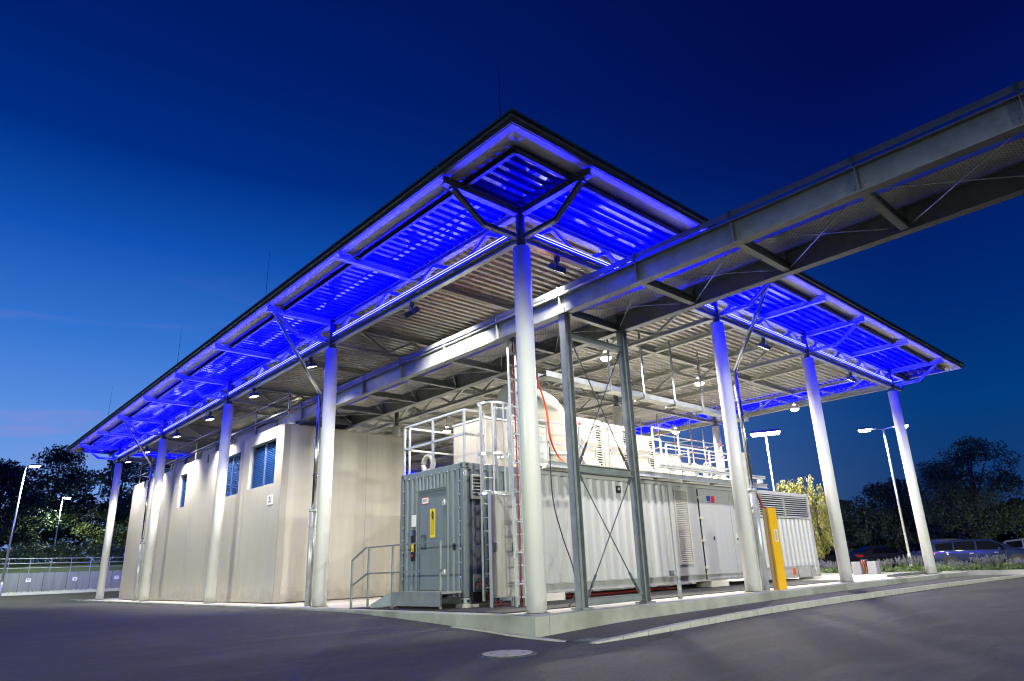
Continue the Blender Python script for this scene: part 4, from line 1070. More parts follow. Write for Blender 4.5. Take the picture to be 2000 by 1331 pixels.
b = MB(); b.box(7.72, 7.9, .18, .28, -.02, 3.3); b.build('trunking', 'steel_light', cg)
b = MB()
for z in (.6, 1.4, 2.2, 2.9): b.box(7.68, 7.94, .165, .18, z, z+.04)
b.build('straps', 'steel_dark', cg)
sv = thing('standpipe_valve', (4.5, .35, 0), 'short weathered standpipe with valve in front of the long grey container', 'standpipe')
b = MB(); b.cyl((4.5, .35, -.02), (4.5, .35, .34), .05, .045, n=16); b.tube([(4.5, .35, .33), (4.5, .35, .42), (4.46, .38, .47), (4.38, .42, .48)], .035, 12); b.build('pipe', 'steel', sv)
b = MB(); b.cyl((4.38, .42, .44), (4.38, .42, .53), .05, n=14); b.box(4.30, 4.46, .40, .44, .53, .545); b.build('valve', 'steel_dark', sv)

# ================================================================ PIPE BRIDGE
M['guard'] = mat('dull_guard_sheet', (.17, .19, .20), .5, .2, var=.2, scale=4)
pb = thing('pipe_bridge', (2.15, .2, 0), 'galvanised steel pipe bridge on portal posts crossing under the canopy roof', 'pipe bridge')
NX, FX, BZ0, BZ1 = 1.25, 3.05, 5.52, 5.93
ys_ = [.2-1.94*k for k in range(9)][::-1]+[.2+1.94*k for k in range(1, 14)]
Y0b, Y1b = ys_[0]-.6, ys_[-1]+.4
for x in (NX, FX):
    b = MB(); b.ibeam((x, Y0b, (BZ0+BZ1)/2), (x, Y1b, (BZ0+BZ1)/2), BZ1-BZ0, .18, .018); m_ = b.build('main_beam', 'steel', pb)
    for y in ys_:
        b = MB()
        s = -1 if x == NX else 1
        b.box(min(x+s*.01, x+s*.088), max(x+s*.01, x+s*.088), y-.008, y+.008, BZ0+.02, BZ1-.02)
        b.box(min(x-s*.01, x-s*.088), max(x-s*.01, x-s*.088), y-.008, y+.008, BZ0+.02, BZ1-.02)
        for dy in (-.07, .07):
            for dz in (.09, .15): b.cyl((x+s*.008, y+dy, BZ0+dz), (x+s*.022, y+dy, BZ0+dz), .016, n=6)
        b.build('stiffener', 'steel', m_)
for y in ys_:
    b = MB(); b.ibeam((NX+.012, y, BZ0+.10), (FX-.012, y, BZ0+.10), .16, .12, .012); b.build('cross_beam', 'steel', pb)
for i in range(len(ys_)-1):
    a, c = ys_[i]+.08, ys_[i+1]-.08
    b = MB(); b.tube([(NX+.1, a, BZ0+.07), (FX-.1, c, BZ0+.07)], .009, 6); b.tube([(FX-.1, a, BZ0+.085), (NX+.1, c, BZ0+.085)], .009, 6)
    b.cyl((FX-.35, a+.28, BZ0+.085), (FX-.2, a+.12, BZ0+.085), .018, n=8); b.build('tie_rods', 'steel_light', pb)
for x0, x1 in ((NX+.06, 2.03), (2.27, FX-.06)):
    b = MB(); b.quad((x0, Y0b, BZ1+.03), (x1, Y0b, BZ1+.03), (x1, Y1b, BZ1+.03), (x0, Y1b, BZ1+.03)); tr = b.build('tray_floor', 'perf', pb)
    b = MB(); b.box(x0-.004, x0, Y0b, Y1b, BZ1+.005, BZ1+.11); b.box(x1, x1+.004, Y0b, Y1b, BZ1+.005, BZ1+.11); b.build('tray_side', 'steel_light', tr)
b = MB()
for k in range(9): b.tube([(NX+.16+k*.075+.02*math.sin(k*2), Y0b+1, BZ1+.06), (NX+.18+k*.075, 0, BZ1+.06), (NX+.14+k*.08, 9, BZ1+.062), (NX+.17+k*.075, Y1b-1, BZ1+.06)], .02, 6)
b.build('cables', 'orange', pb)
b = MB()
for k in range(7): b.tube([(2.38+k*.08, Y0b+1, BZ1+.06), (2.36+k*.08, 2, BZ1+.06), (2.4+k*.08, Y1b-1, BZ1+.06)], .022, 6)
b.build('cables', 'black', pb)
# raised side guard (perforated) over the near beam
b = MB(); b.box(NX-.09, NX-.085, Y0b, Y1b, BZ1+.05, BZ1+.155); sg2 = b.build('side_guard', 'guard', pb)
b = MB()
for y in ys_: b.box(NX-.11, NX-.092, y-.015, y+.015, BZ1-.0, BZ1+.17)
b.build('guard_posts', 'steel_dark', pb)
def portal(y):
    for x in (NX, FX):
        b = MB(); b.ibeam((x, y, .0), (x, y, BZ0-.01), .16, .16, .014, up=(1, 0, 0)); b.box(x-.14, x+.14, y-.14, y+.14, -.02, .012); b.box(x-.115, x+.115, y-.115, y+.115, BZ0-.012, BZ0-.001); b.build('post', 'steel', pb)
    for z, h in ((5.1, .12), (2.45, .14), (.1, .12)):
        b = MB(); b.ibeam((NX+.11, y, z), (FX-.11, y, z), h, .12, .01); b.build('tie_beam', 'steel', pb)
    for (z0, z1) in ((2.56, 5.0), (.2, 2.34)):
        for s in (0, 1):
            xa, xb_ = (NX+.16, FX-.16) if s else (FX-.16, NX+.16); yy = y-.012 if s else y+.012
            p, q = Vector((xa, yy, z0)), Vector((xb_, yy, z1)); d = q-p
            b = MB(); b.tube([p, q], .011, 8); b.cyl(p+d*.06, p+d*.16, .024, n=8); b.bar(p-d*.01, p+d*.05, .012, .07); b.bar(q-d*.05, q+d*.01, .012, .07); b.build('tie_rod', 'steel_dark', pb)
portal(.15)

# ================================================================ STREET LAMPS
def street_lamp(x, y, z0, h, heads, label, pw, *, aim=None, col=(.9, 1, .86), m='lamp_cool', lean=(0, 0), group='street lamps around the site', hs=1.0):
    t = thing('street_lamp', (x, y, z0), label, 'street lamp', group)
    top = Vector((x+lean[0], y+lean[1], z0+h))
    b = MB(); b.cyl((x, y, z0), (x, y, z0+.9), .075, n=14); b.tube([(x, y, z0+.9), tuple(top)], .05, 12, radii=[.06, .04]); b.build('pole', 'rail', t)
    b = MB(); b.box(x-.077, x+.077, y-.03, y+.03, z0+.5, z0+.8); b.build('service_door', 'steel_dark', t)
    for hx, hy in heads:
        d = Vector((hx, hy, 0)); e = top+d+Vector((0, 0, .03)); n = d.normalized(); w = Vector((-n.y, n.x, 0))
        b = MB(); b.tube([tuple(top-Vector((0, 0, .05))), tuple(top+d*.5+Vector((0, 0, .03))), tuple(e)], .028, 8); b.build('arm', 'rail', t)
        b = MB(); L = .3*hs; W = .13*hs
        lo = [e+n*a*L+w*c*W for a, c in ((-1, -1), (1, -1), (1, 1), (-1, 1))]; hi = [e+n*a*L*.75+w*c*W*.7+Vector((0, 0, .09*hs)) for a, c in ((-1, -1), (1, -1), (1, 1), (-1, 1))]
        b.hexa(lo+hi); hd = b.build('lamp_head', 'steel_dark', t)
        b = MB(); q = [e+n*a*L*.85+w*c*W*.85-Vector((0, 0, .004)) for a, c in ((-1, -1), (-1, 1), (1, 1), (1, -1))]
        lo2 = [v-Vector((0, 0, .09*hs)) for v in [e+n*a*L*.75+w*c*W*.75 for a, c in ((-1, -1), (1, -1), (1, 1), (-1, 1))]]; hi2 = [e+n*a*L*.85+w*c*W*.85-Vector((0, 0, .003)) for a, c in ((-1, -1), (1, -1), (1, 1), (-1, 1))]
        b.hexa(lo2+hi2); b.build('lens', m, hd)
        spot('lamp_light', e-Vector((0, 0, .09*hs+.06)), e-Vector((0, 0, 3)), pw, col=col, angle=180 if aim else 160, blend=.05 if aim else .5, size=.5 if aim else .15, parent=t)
    return t
street_lamp(-2.75, 41.4, .1, 7.6, [(.45, 0)], 'tall slim street lamp at the far left in front of the retaining wall', 800, lean=(.1, 0))
street_lamp(1.67, 56.0, 2.45, 4.95, [(.3, 0)], 'smaller street lamp among the trees at the left', 450, lean=(0, 0))
street_lamp(28.15, 3.6, -.2, 6.95, [(-.35, .75), (.35, -.75)], 'double headed street lamp in the planting before the dark blue car', 200, hs=1.1)
street_lamp(26.0, 8.75, -.2, 7.35, [(-.16, .32), (.16, -.32)], 'brightest double headed street lamp right of the second column', 650, m='lamp_warm', col=(1, .97, .8), hs=1.5)
street_lamp(-13.0, -34.0, -.31, 6.5, [(-.2, .8)], 'added unseen lamp on a pole behind the viewpoint, nearer the corner', 6500, col=(.97, 1, .87), aim=(3, 3, 1))  # unseen lamp, added to light the plinth and column fronts
street_lamp(5.0, -37.0, -.31, 6.5, [(-.2, .8)], 'added unseen lamp on a pole behind the viewpoint, farther right', 7000, col=(.97, 1, .87), aim=(3, 3, 1))  # second added lamp out of view, splits and softens the column shadows
street_lamp(-33.0, 2.0, -.31, 6.5, [(.8, .1)], 'added unseen lamp on a pole to the left of the viewpoint', 5500, col=(.92, 1, .82), aim=(3, 6, 1))  # also added out of view, front light from the left

# ================================================================ LEFT BACKGROUND
rw = thing('retaining_wall', (3, 45, .3), 'long concrete retaining wall with small white number signs at the left', 'wall')
b = MB(); b.box(-25, 30, 45, 45.25, .2, 1.56); b.build('wall', 'wallconc', rw)
b = MB()
for x in np.arange(-24.6, 30, 1.28): b.box(x, x+.022, 44.996, 45.001, .3, 1.56)
for x in np.arange(-24.0, 30, 1.28): b.box(x, x+.01, 44.997, 45.001, .3, 1.56)
b.build('joints', 'signblack', rw)
for i, x in enumerate((-1.05, 1.45, 3.87)):
    b = MB(); b.box(x-.13, x+.13, 44.97, 44.995, 1.0, 1.22); s = b.build('number_sign', 'signwhite', rw)
    b = MB(); b.box(x-.08, x-.02, 44.966, 44.97, 1.13, 1.17); b.box(x-.005, x+.075, 44.966, 44.97, 1.13, 1.165); b.box(x-.035, x+.035, 44.966, 44.97, 1.05, 1.095); b.build('print', 'signblack', s)
fn = thing('tube_fence', (3, 45.1, 1.56), 'three rail galvanised tube fence on top of the retaining wall', 'fence')
for z in (1.85, 2.13, 2.42):
    b = MB(); b.cyl((-25, 45.12, z), (30, 45.12, z), .024, n=8); b.build('rail', 'steel', fn)
for x in np.arange(-24.4, 30, 1.11):
    b = MB(); b.box(x-.02, x+.02, 45.1, 45.14, 1.56, 2.42); b.build('post', 'steel', fn)
grid('pale_footpath', list(np.arange(-30, 31, 2.)), [42.9, 43.6, 44.3, 44.8], lambda x, y: gz(x, y)+.02, 'kerb')
b = MB(); R = random.Random(3)
for i in range(700):
    x = R.uniform(-12, 12); y = R.uniform(44.55, 44.98); s = R.uniform(.02, .06); z = gz(x, y)+.02
    b.hexa([(x-s, y-s, z-.02), (x+s, y-s*.7, z-.02), (x+s, y+s, z-.02), (x-s*.8, y+s, z-.02), (x-s*.5, y-s*.5, z+s), (x+s*.4, y-s*.6, z+s*.8), (x+s*.5, y+s*.5, z+s), (x-s*.4, y+s*.4, z+s*.9)])
tag(b.build('gravel', 'kerb'), 'strip of loose gravel at the foot of the retaining wall', 'gravel', kind='stuff')
M['grass'] = mat('grass', (.05, .085, .02), .9, var=.4, scale=3, bump=.8, bscale=60)
def hz(x, y): return float(np.interp(y, [45.2, 46, 50, 54, 60, 80, 200], [1.52, 1.6, 1.95, 2.4, 2.6, 3, 3]))
grid('grass_bank', list(np.arange(-60, 61, 4.)), [45.22, 46, 48, 50, 52, 54, 57, 60, 70, 90, 200], hz, 'grass')
def leaves(name, m, parent, clumps, n, leaf, seed, spread=.45, flatz=.7, droop=0):
    g = np.random.default_rng(seed)
    C_ = np.array(clumps, float)   # x,y,z,r
    w = C_[:, 3]**2; idx = g.choice(len(C_), n, p=w/w.sum())
    p = g.normal(size=(n, 3)); p /= np.linalg.norm(p, axis=1)[:, None]; rr_ = g.uniform(.45, 1.08, n)[:, None]
    p = C_[idx, :3]+p*rr_*C_[idx, 3:4]*np.array([1, 1, flatz])
    a = g.normal(size=(n, 3)); a /= np.linalg.norm(a, axis=1)[:, None]
    if droop: a = a*.35+np.array([0, 0, -1]); a /= np.linalg.norm(a, axis=1)[:, None]
    c = np.cross(a, g.normal(size=(n, 3))); c /= np.linalg.norm(c, axis=1)[:, None]
    L = leaf*g.uniform(.6, 1.3, n)[:, None]
    v = np.stack([p-a*L*.5, p+c*L*.28, p+a*L*.6, p-c*L*.28], 1).reshape(-1, 3)
    off = np.array(origin(parent)) if parent is not None else np.zeros(3)
    me = bpy.data.meshes.new(name); me.from_pydata((v-off).tolist(), [], [(4*i, 4*i+1, 4*i+2, 4*i+3) for i in range(n)])
    me.materials.append(M[m]); o = bpy.data.objects.new(name, me); COL.objects.link(o)
    if parent is not None: o.parent = parent
    return o
def tree(x, y, z, h, cr, label, m='leaf', n=4500, leaf=.3, seed=1, trunk=.16, base=.28, name='broadleaf_tree', group='trees behind the site', nc=46, shape=1.0, droop=0, spreadx=1.0):
    R = random.Random(seed); t = thing(name, (x, y, z), label, 'tree', group)
    hb = h*base; b = MB()
    lx, ly_ = R.uniform(-.3, .3), R.uniform(-.3, .3)
    b.tube([(x, y, z-.1), (x+lx*.4, y, z+hb*.7), (x+lx, y+ly_, z+h*.55), (x+lx*1.5, y+ly_, z+h*.9)], trunk, 8, radii=[trunk*1.3, trunk, trunk*.7, trunk*.15])
    clumps = []
    for k in range(nc):
        a = R.uniform(0, 2*PI); f = R.random()**.6
        zz = R.uniform(0, 1); prof = math.sin(PI*min(1, (zz*.86+.12)))**(.6*shape)
        rr_ = cr*prof*f
        cx, cy, cz = x+lx+rr_*math.cos(a)*spreadx, y+ly_+rr_*math.sin(a), z+hb+(h-hb)*zz*.93
        r = R.uniform(.16, .34)*cr
        clumps.append((cx, cy, cz, r))
        if k % 3 == 0:
            zs = z+hb*.9+(cz-z-hb)*.45
            b.tube([(x+lx*.7, y+ly_*.5, zs), ((x+lx+cx)/2, (y+cy)/2, (zs+cz)/2-.1), (cx, cy, cz)], .04, 5, radii=[trunk*.45, trunk*.25, .02])
    b.build('trunk', 'bark', t)
    leaves('crown', m, t, clumps, int(n*1.5), leaf*.75, seed, droop=droop)
    return t
tree(-7.6, 52, 2, 12.4, 4.6, 'tall dark tree cut by the left edge of the photo', seed=3, n=9000, leaf=.34, base=.12)
tree(-2.2, 57, 2.3, 8.0, 3.6, 'rounded dark tree behind the far left street lamp', seed=4, n=8000, base=.06)
tree(2.0, 63, 2.5, 10.2, 3.9, 'dark tree behind the smaller street lamp', seed=5, n=8000, base=.08)
tree(6.2, 59, 2.5, 9.2, 3.6, 'broad tree with lamp lit leaves left of the last left column', m='leaf2', seed=6, n=9000, base=.12)
tree(9.6, 55, 2.4, 10.8, 3.8, 'tall loose crowned tree behind the left roof corner', m='leaf2', seed=8, n=9000, base=.12)
tree(-4.5, 50.5, 2.0, 4.4, 1.6, 'young staked tree on the grass bank', m='leaf2', seed=9, n=1800, leaf=.22, trunk=.06, base=.45)
tree(13.5, 60, 2.5, 10, 4.2, 'dark tree behind the beige building end', seed=10, n=5500, base=.1)
tree(18.5, 64, 2.5, 9, 4.2, 'dark tree deep behind the canopy far end', seed=11, n=3500)
tree(-14, 60, 2.5, 11, 4.2, 'dark tree outside the left edge', seed=13, n=3000)
R = random.Random(77); cl = [(R.uniform(-30, 34), R.uniform(66, 72), 2.5+R.uniform(0, 1)**.8*6.2, R.uniform(.9, 1.8)) for k in range(230)]
tag(leaves('far_woodland', 'leaf', None, cl, 26000, .5, 78), 'dark far woodland closing the view behind the left trees', 'woodland', kind='stuff')
R = random.Random(79); cl = [(R.uniform(62, 70), R.uniform(-22, 42), -.2+R.uniform(0, 1)*4.6, R.uniform(.9, 1.6)) for k in range(230)]
tag(leaves('far_woodland', 'leaf', None, cl, 26000, .5, 80), 'dark far woodland beyond the car park at the right', 'woodland', kind='stuff')
hd = thing('hedge', (4, 53, 2.2), 'long dark clipped hedge on the grass bank at the left', 'hedge')
R = random.Random(5); cl = []
for k in range(150):
    cl.append((R.uniform(-1.8, 14), R.uniform(52.4, 54), 2.3+R.uniform(.2, 1.25), R.uniform(.35, .6)))
leaves('foliage', 'leafh', hd, cl, 11000, .2, 21)
tk = thing('tree_stake', (-4.5, 50.5, 1.9), 'wooden three post stake frame around the young tree', 'tree stake')
b = MB()
for dx, dy in ((-.5, -.4), (.5, -.4), (0, .5)): b.cyl((-4.5+dx*1.3, 50.5+dy*1.3, 1.9), (-4.5+dx, 50.5+dy, 4.0), .045, n=8)
b.build('posts', 'bark', tk)
b = MB(); b.bar((-5, 50.1, 3.95), (-4, 50.1, 3.95), .04, .1); b.build('cross_bar', 'bark', tk)

# ================================================================ RIGHT BACKGROUND
tree(50.5, 5.8, -.2, 8.9, 4.0, 'tall wide dark tree behind the dark blue car', seed=31, n=15000, leaf=.21, trunk=.22, base=.24, nc=70)
tree(52.0, 1.2, -.2, 4.9, 2.8, 'lower dark tree at the right edge behind the cars', m='leaf2', seed=32, n=3500, base=.2)
tree(49.0, -1.6, -.2, 5.2, 2.4, 'small tree leaning in from the right edge', m='leaf2', seed=38, n=2500, base=.25)
tree(52, 12, -.2, 6.6, 3.4, 'dark rounded tree behind the double headed lamp post', seed=33, n=5500, base=.12)
tree(47.5, 15.5, -.2, 5.6, 3.0, 'dark tree between third and far right columns', m='leaf', seed=34, n=5000, base=.1)
tree(47.5, 20.5, -.2, 6.0, 3.2, 'dark tree right behind the yellow green birch', seed=35, n=4500, base=.1)
tree(42, 20, -.2, 7.0, 2.6, 'dark conifer like tree top above the yellow green birch', seed=36, n=4500, base=.1)
tree(55, 8.8, -.2, 5.8, 3.0, 'dark tree filling the gap beside the far right column', seed=37, n=4500, base=.1)
tree(62, 14, -.2, 7, 6, 'distant dark tree mass at the car park end', seed=39, n=4000, base=.1, leaf=.4)
tree(60, 0, -.2, 6.5, 5, 'distant dark tree beyond the right cars', seed=40, n=4000, base=.1, leaf=.4)
# birch
bi = thing('weeping_birch', (27.9, 8.0, -.2), 'bright yellow green weeping birch behind the right end of the long container', 'tree')
b = MB(); b.tube([(27.9, 8, -.2), (27.85, 8.05, 1.5), (27.95, 8, 3.4), (27.9, 8.0, 4.7)], .06, 10, radii=[.09, .075, .05, .01]); 
R = random.Random(44); cl = []
for k in range(54):
    a = R.uniform(0, 2*PI); zt = R.uniform(1.6, 4.7); rr_ = (.45+1.45*math.sin(PI*min(1, (5.0-zt)/4.2+.1)))*R.random()**.5
    cx, cy = 27.9+rr_*math.cos(a), 8+rr_*math.sin(a)
    if k % 3 == 0: b.tube([(27.9, 8, zt-.1), (27.9+rr_*.5*math.cos(a), 8+rr_*.5*math.sin(a), zt+.25), (cx, cy, zt)], .015, 5)
    for q in range(4): cl.append((cx+R.uniform(-.06, .06), cy+R.uniform(-.06, .06), zt-.3*q, .17))
b.build('trunk', 'bark', bi)
leaves('crown', 'leafy', bi, cl, 13000, .12, 45, flatz=1.7, droop=1)

# planting strip
M['soil'] = mat('planting_soil', (.12, .10, .07), .95, var=.4, scale=4, bump=.8, bscale=30)
b = MB(); b.box(21.85, 25.2, -5.5, 14, -.4, -.02); tag(b.build('planting_bed', 'soil'), kind='structure')
b = MB(); b.box(25.3, 29.5, -6, 30, -.4, -.19); tag(b.build('dry_grass_verge', 'slab'), kind='structure')
R = random.Random(50); cl = []
for k in range(260): cl.append((R.uniform(22.2, 24.4), R.uniform(-4.5, 5.2), R.uniform(.02, .14), R.uniform(.10, .2)))
tag(leaves('ground_cover', 'lavleaf', None, cl, 15000, .07, 51), 'low green leafy ground cover behind the kerb wall at the right', 'ground cover', kind='stuff')
where = ['beside the white junction boxes', 'second clump right of the white boxes', 'third clump, before the lamp post', 'low clump left of the far right column', 'tall clump before the rear wheel of the dark blue car', 'clump before the middle of the dark blue car', 'clump before the front door of the dark blue car', 'clump near the front wheel of the dark blue car', 'clump beyond the birch foot', 'clump behind the end of the container']
for i, (x, y, h) in enumerate(((22.6, 2.75, .5), (22.9, 2.2, .58), (23.0, 1.7, .55), (23.4, 1.1, .36), (23.2, .2, .34), (23.0, -.55, .46), (23.1, -1.05, .5), (23.0, -1.7, .36), (23.4, 5.6, .5), (22.8, 4.9, .45))):
    t = thing('lavender_bush', (x, y, -.02), 'spiky lavender bush, '+where[i], 'bush', 'lavender bushes in the planting strip')
    R = random.Random(60+i); b = MB(); tips = []
    for k in range(60):
        a = R.uniform(0, 2*PI); r = R.uniform(.1, .36); q = (x+r*math.cos(a), y+r*math.sin(a), h*R.uniform(.7, 1.15)-.02)
        b.bar((x+r*.2*math.cos(a), y+r*.2*math.sin(a), -.02), q, .006, .006); tips.append((q[0], q[1], q[2]-.07, .03))
    b.build('stems', 'lavleaf', t); leaves('flowers', 'lav', t, tips, 900, .035, 70+i, flatz=3)
    leaves('foliage', 'lavleaf', t, [(x, y, .1, .24)], 500, .06, 80+i)
# white junction boxes with cables
wb = thing('white_junction_box', (21.0, 2.9, -.03), 'pair of pale electrical boxes with pink cables standing near the planting', 'electrical box')
for (y0, y1) in ((3.05, 3.38), (2.45, 2.78)):
    b = MB(); b.box(20.8, 21.2, y0, y1, -.03, .46); b.build('box', 'boxgrey', wb, bevel=.01)
b = MB(); b.box(20.97, 21.0, 2.8, 3.05, .50, .53); b.build('bracket', 'steel', wb)
for k in range(4):
    b = MB(); y = 2.84+.045*k; b.tube([(20.98, y, .51), (20.85, y+.02, .5), (20.9, y-.03, .2), (20.95, y+.05, -.02)], .015, 6); b.build('cable', 'orange' if k % 2 else 'black', wb)

# ================================================================ CARS
def carpaint(name, col):
    m = mat(name, col, .5, 0, var=.03, coat=1.0); m.node_tree.nodes['Principled BSDF'].inputs['Specular IOR Level'].default_value = .1; m.node_tree.nodes['Principled BSDF'].inputs['Coat Roughness'].default_value = .04; return m
M['blue_car'] = carpaint('dark_blue_car_paint', (.008, .014, .05)); M['silver_car'] = carpaint('silver_car_paint', (.16, .17, .18)); M['black_car'] = carpaint('black_car_paint', (.012, .012, .014)); M['white_car'] = carpaint('white_car_paint', (.2, .2, .2))
M['glass'].node_tree.nodes['Principled BSDF'].inputs['Specular IOR Level'].default_value = .3
M['tail'] = mat('tail_light', (.45, .01, .01), .2, 0, var=0); M['headl'] = mat('headlight_glass', (.6, .62, .65), .1, .4, var=0)
def car(x, y, z, ang, paint, label, kind='estate', L=4.55, name='parked_car', group='cars in the car park'):
    t = thing(name, (x, y, z), label, 'van' if kind == 'van' else 'car', group)
    ca_, sa = math.cos(ang), math.sin(ang)
    def W(u, v, w): return (x+u*ca_-v*sa, y+u*sa+v*ca_, z+w)
    # stations: u, roof z, belt z, half width at belt, half width at roof ; u=+ front
    if kind == 'van': st_ = [(-2.2, .95, .9, .80, .78), (-2.15, 1.75, 1.0, .86, .78), (-1, 1.84, 1.02, .88, .80), (.3, 1.84, 1.02, .88, .80), (.9, 1.74, 1.02, .88, .76), (1.5, 1.08, 1.0, .86, .80), (2.05, .92, .88, .80, .76), (2.25, .6, .6, .7, .7)]
    elif kind == 'saloon': st_ = [(-2.25, .85, .8, .78, .76), (-2.1, 1.0, .93, .85, .78), (-1.5, 1.1, .95, .88, .68), (-.8, 1.40, .95, .89, .62), (.2, 1.44, .94, .89, .62), (.65, 1.36, .93, .89, .63), (1.25, .98, .90, .88, .75), (1.9, .82, .8, .83, .74), (2.25, .58, .55, .7, .65)]
    else: st_ = [(-2.22, .95, .9, .80, .76), (-2.12, 1.30, .95, .85, .66), (-1.95, 1.40, .96, .87, .62), (-1.1, 1.48, .95, .89, .62), (0, 1.49, .93, .89, .62), (.55, 1.42, .92, .89, .62), (1.25, 1.02, .90, .88, .74), (1.9, .84, .8, .83, .74), (2.28, .58, .55, .7, .65)]
    s = L/4.5
    v = []; f = []
    for (u, zr, zb, wb_, wr) in st_:
        zl = .26; pts = [(-wb_*.93, zl), (-wb_*1.0, .5), (-wb_, zb-.08), (-wb_*.96, zb), (-wr, zr-.07 if zr-zb > .15 else zr-.02), (-wr*.8, zr), (0, zr+.02)]
        ring = pts+[(-a, c) for a, c in reversed(pts[:-1])]
        v += [W(u*s, a, min(c, zr+.02)) for a, c in ring]
    n = 13; b = MB(); b.v = v
    for i in range(len(st_)-1):
        for j in range(n-1): b.f.append((i*n+j, i*n+j+1, (i+1)*n+j+1, (i+1)*n+j)); b.sm.append(True)
        b.f.append((i*n+n-1, i*n, (i+1)*n, (i+1)*n+n-1)); b.sm.append(False)
    b.f.append(tuple(range(n))); b.sm.append(False); b.f.append(tuple(reversed(range((len(st_)-1)*n, len(st_)*n)))); b.sm.append(False)
    bo = b.build('body', paint, t)
    # windows
    def side(name_, us, par):
        for sg in (-1, 1):
            g = MB()
            for (u0, u1) in us:
                lo, hi = [], []
                for u in np.linspace(u0, u1, 5):
                    uu = [q[0] for q in st_]; zr = np.interp(u, uu, [q[1] for q in st_]); zb = np.interp(u, uu, [q[2] for q in st_]); wbb = np.interp(u, uu, [q[3] for q in st_]); wr = np.interp(u, uu, [q[4] for q in st_])
                    za, zc = zb+.03, zr-.09
                    if zc < za+.02: zc = za+.02
                    span = max(zr-.07-zb, .05)
                    wa = wbb*.96+(wr-wbb*.96)*(za-zb)/span+.012; wc = wbb*.96+(wr-wbb*.96)*(zc-zb)/span+.012
                    lo.append(W(u*s, sg*wa, za)); hi.append(W(u*s, sg*wc, zc))
                for k in range(4):
                    q = (lo[k], lo[k+1], hi[k+1], hi[k]); g.quad(*(q if sg < 0 else tuple(reversed(q))))
            g.build(name_, 'glass', par)
    if kind == 'van': side('side_window', [(.35, 1.3)], t)
    elif kind == 'saloon': side('side_window', [(-1.35, -.4), (-.32, .95)], t)
    else: side('side_window', [(-1.95, -1.2), (-1.12, -.25), (-.17, .95)], t)
    def screen(name_, a, c):
        (u0, z0, _, _, w0), (u1, z1, _, _, w1) = st_[a], st_[c]
        g = MB(); d = .02 if u1 > u0 else .02
        p = [W(u0*s, -w0*.85, z0+.0), W(u0*s, w0*.85, z0), W(u1*s, w1*.85, z1), W(u1*s, -w1*.85, z1)]
        off = Vector((0, 0, .03)); p = [tuple(Vector(q)+off+Vector((ca_, sa, 0))*(.02 if name_ == 'windscreen' else -.03)) for q in p]
        g.quad(*p); g.build(name_, 'glass', t)
    if kind == 'van': screen('windscreen', 4, 5)
    elif kind == 'saloon': screen('windscreen', 5, 6); screen('rear_window', 2, 3)
    else: screen('windscreen', 5, 6); screen('rear_window', 0, 1)
    for u in (-1.38, 1.36):
        for sg in (-1, 1):
            c0, c1 = W(u*s, sg*.70, .32), W(u*s, sg*.905, .32)
            g = MB(); g.cyl(c0, c1, .325, n=28); wv = g.build('wheel', 'tyre', t)
            g = MB(); c2 = W(u*s, sg*.915, .32); g.cyl(c1, c2, .205, n=24)
            g.build('rim', 'rim', wv)
            g = MB()
            pts = [W(u*s+.39*math.cos(a), sg*.898, .32+.39*math.sin(a)) for a in np.linspace(-.15, PI+.15, 15)]; pts2 = [W(u*s+.335*math.cos(a), sg*.898, .32+.335*math.sin(a)) for a in np.linspace(-.15, PI+.15, 15)]
            for k in range(14): g.quad(pts[k], pts[k+1], pts2[k+1], pts2[k])
            g.build('wheel_arch', 'tyre', t)
    for sg in (-1, 1):
        g = MB(); a, c = sorted((sg*.5, sg*.80)); P = [W(q[0], q[1], q[2]) for q in ((-2.23*s, a, .78), (-2.05*s, a, .78), (-2.05*s, c, .78), (-2.23*s, c, .78), (-2.20*s, a, .94), (-2.05*s, a, .94), (-2.05*s, c, .94), (-2.20*s, c, .94))]; 
        cc = [W(-2.16*s, sg*.845, .78), W(-1.9*s, sg*.872, .8), W(-1.9*s, sg*.872, .92), W(-2.16*s, sg*.85, .92)]
        g.hexa(P); g.quad(*(cc if sg < 0 else cc[::-1])); g.build('tail_light', 'tail', t)
        g = MB(); cc = [W(2.2*s, sg*.74, .62), W(1.75*s, sg*.862, .68), W(1.72*s, sg*.86, .8), W(2.08*s, sg*.77, .74)]; g.quad(*(cc if sg > 0 else cc[::-1])); g.build('headlight', 'headl', t)
        g = MB(); m0 = W(.75*s, sg*.93, .98); d = Vector((ca_, sa, 0)); e = Vector((-sa, ca_, 0)); q = Vector(m0)
        g.hexa([q-d*.06-e*.09+Vector((0, 0, -.06)), q+d*.06-e*.09+Vector((0, 0, -.06)), q+d*.06+e*.09+Vector((0, 0, -.06)), q-d*.06+e*.09+Vector((0, 0, -.06)), q-d*.05-e*.08+Vector((0, 0, .06)), q+d*.05-e*.08+Vector((0, 0, .06)), q+d*.05+e*.08+Vector((0, 0, .06)), q-d*.05+e*.08+Vector((0, 0, .06))]); g.build('wing_mirror', paint, t)
        if kind != 'van':
            for u in (-.21, .95):
                g = MB(); cc = [W(u*s-.012, sg*.893, .34), W(u*s+.012, sg*.893, .34), W(u*s+.012, sg*.893, .86), W(u*s-.012, sg*.893, .86)]; g.quad(*cc); g.build('door_gap', 'signblack', t)
            g = MB(); a, c = sorted((sg*.89, sg*.915)); 
            for u in (-.45, .62): g.hexa([W(u+p_, q_, r_) for r_ in (.78, .81) for p_, q_ in ((-.09, a), (.09, a), (.09, c), (-.09, c))])
            g.build('door_handle', 'chrome', t)
    return t
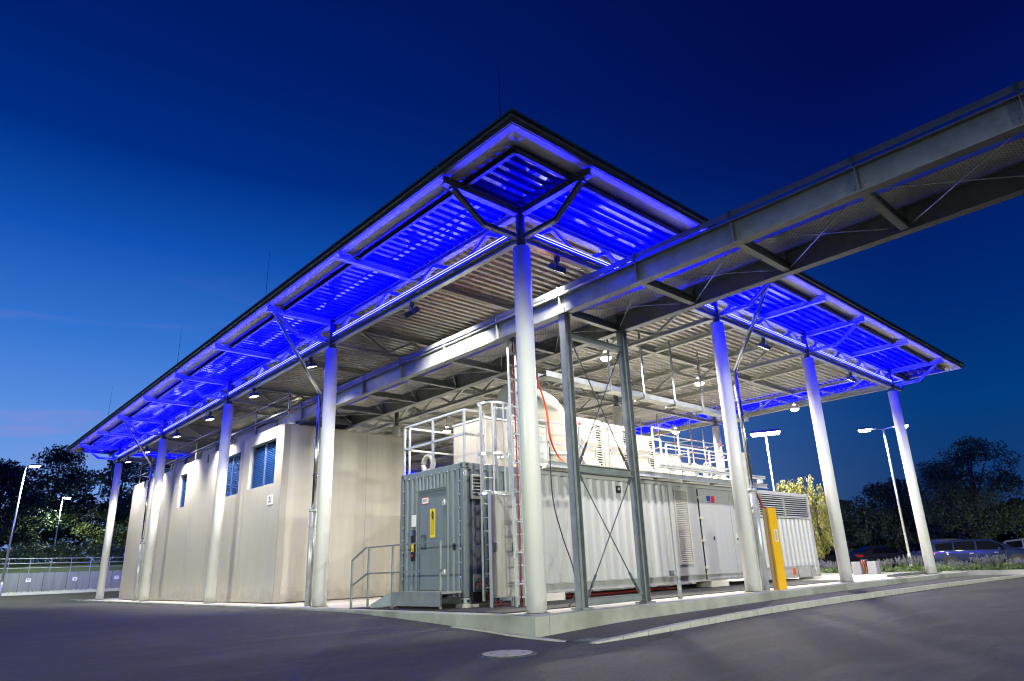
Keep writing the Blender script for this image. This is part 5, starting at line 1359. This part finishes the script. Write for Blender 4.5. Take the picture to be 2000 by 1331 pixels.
# right car park: the car noses point to -y
car(34.6, 2.15, -.2, rad(-80), 'blue_car', 'dark blue estate car side on behind the lavender at the right', 'estate', 4.7)
car(40.0, .2, -.2, rad(-82), 'silver_car', 'silver car half hidden behind the nose of the dark blue estate', 'estate', 4.5)
car(44.5, 1.5, -.2, rad(-90), 'black_car', 'dark car behind the silver one at the right edge', 'saloon')
car(40.5, 9.5, -.2, rad(-30), 'black_car', 'black car between lamp post and white junction boxes', 'saloon')
car(39.0, 13.0, -.2, rad(-25), 'black_car', 'dark car with red tail light beside the third column', 'saloon')
car(38.5, 16.4, -.2, rad(-20), 'black_car', 'dark car under the trees just right of the birch', 'saloon')
car(50.0, 8.9, -.2, rad(60), 'white_car', 'small pale van deep in the car park by the far right column', 'van', 4.2)
car(47.5, 16.2, -.2, rad(-80), 'silver_car', 'pale pickup like car far behind between the columns', 'estate', 4.4)
og = thing('orange_marker', (30.6, 12.2, -.2), 'small orange construction marker on a post under the birch', 'marker')
b = MB(); b.cyl((30.6, 12.2, -.2), (30.6, 12.2, 1.1), .02, n=8); b.build('post', 'steel', og)
b = MB(); b.box(30.58, 30.6, 12.0, 12.22, .35, .75); b.build('board', 'orange', og)
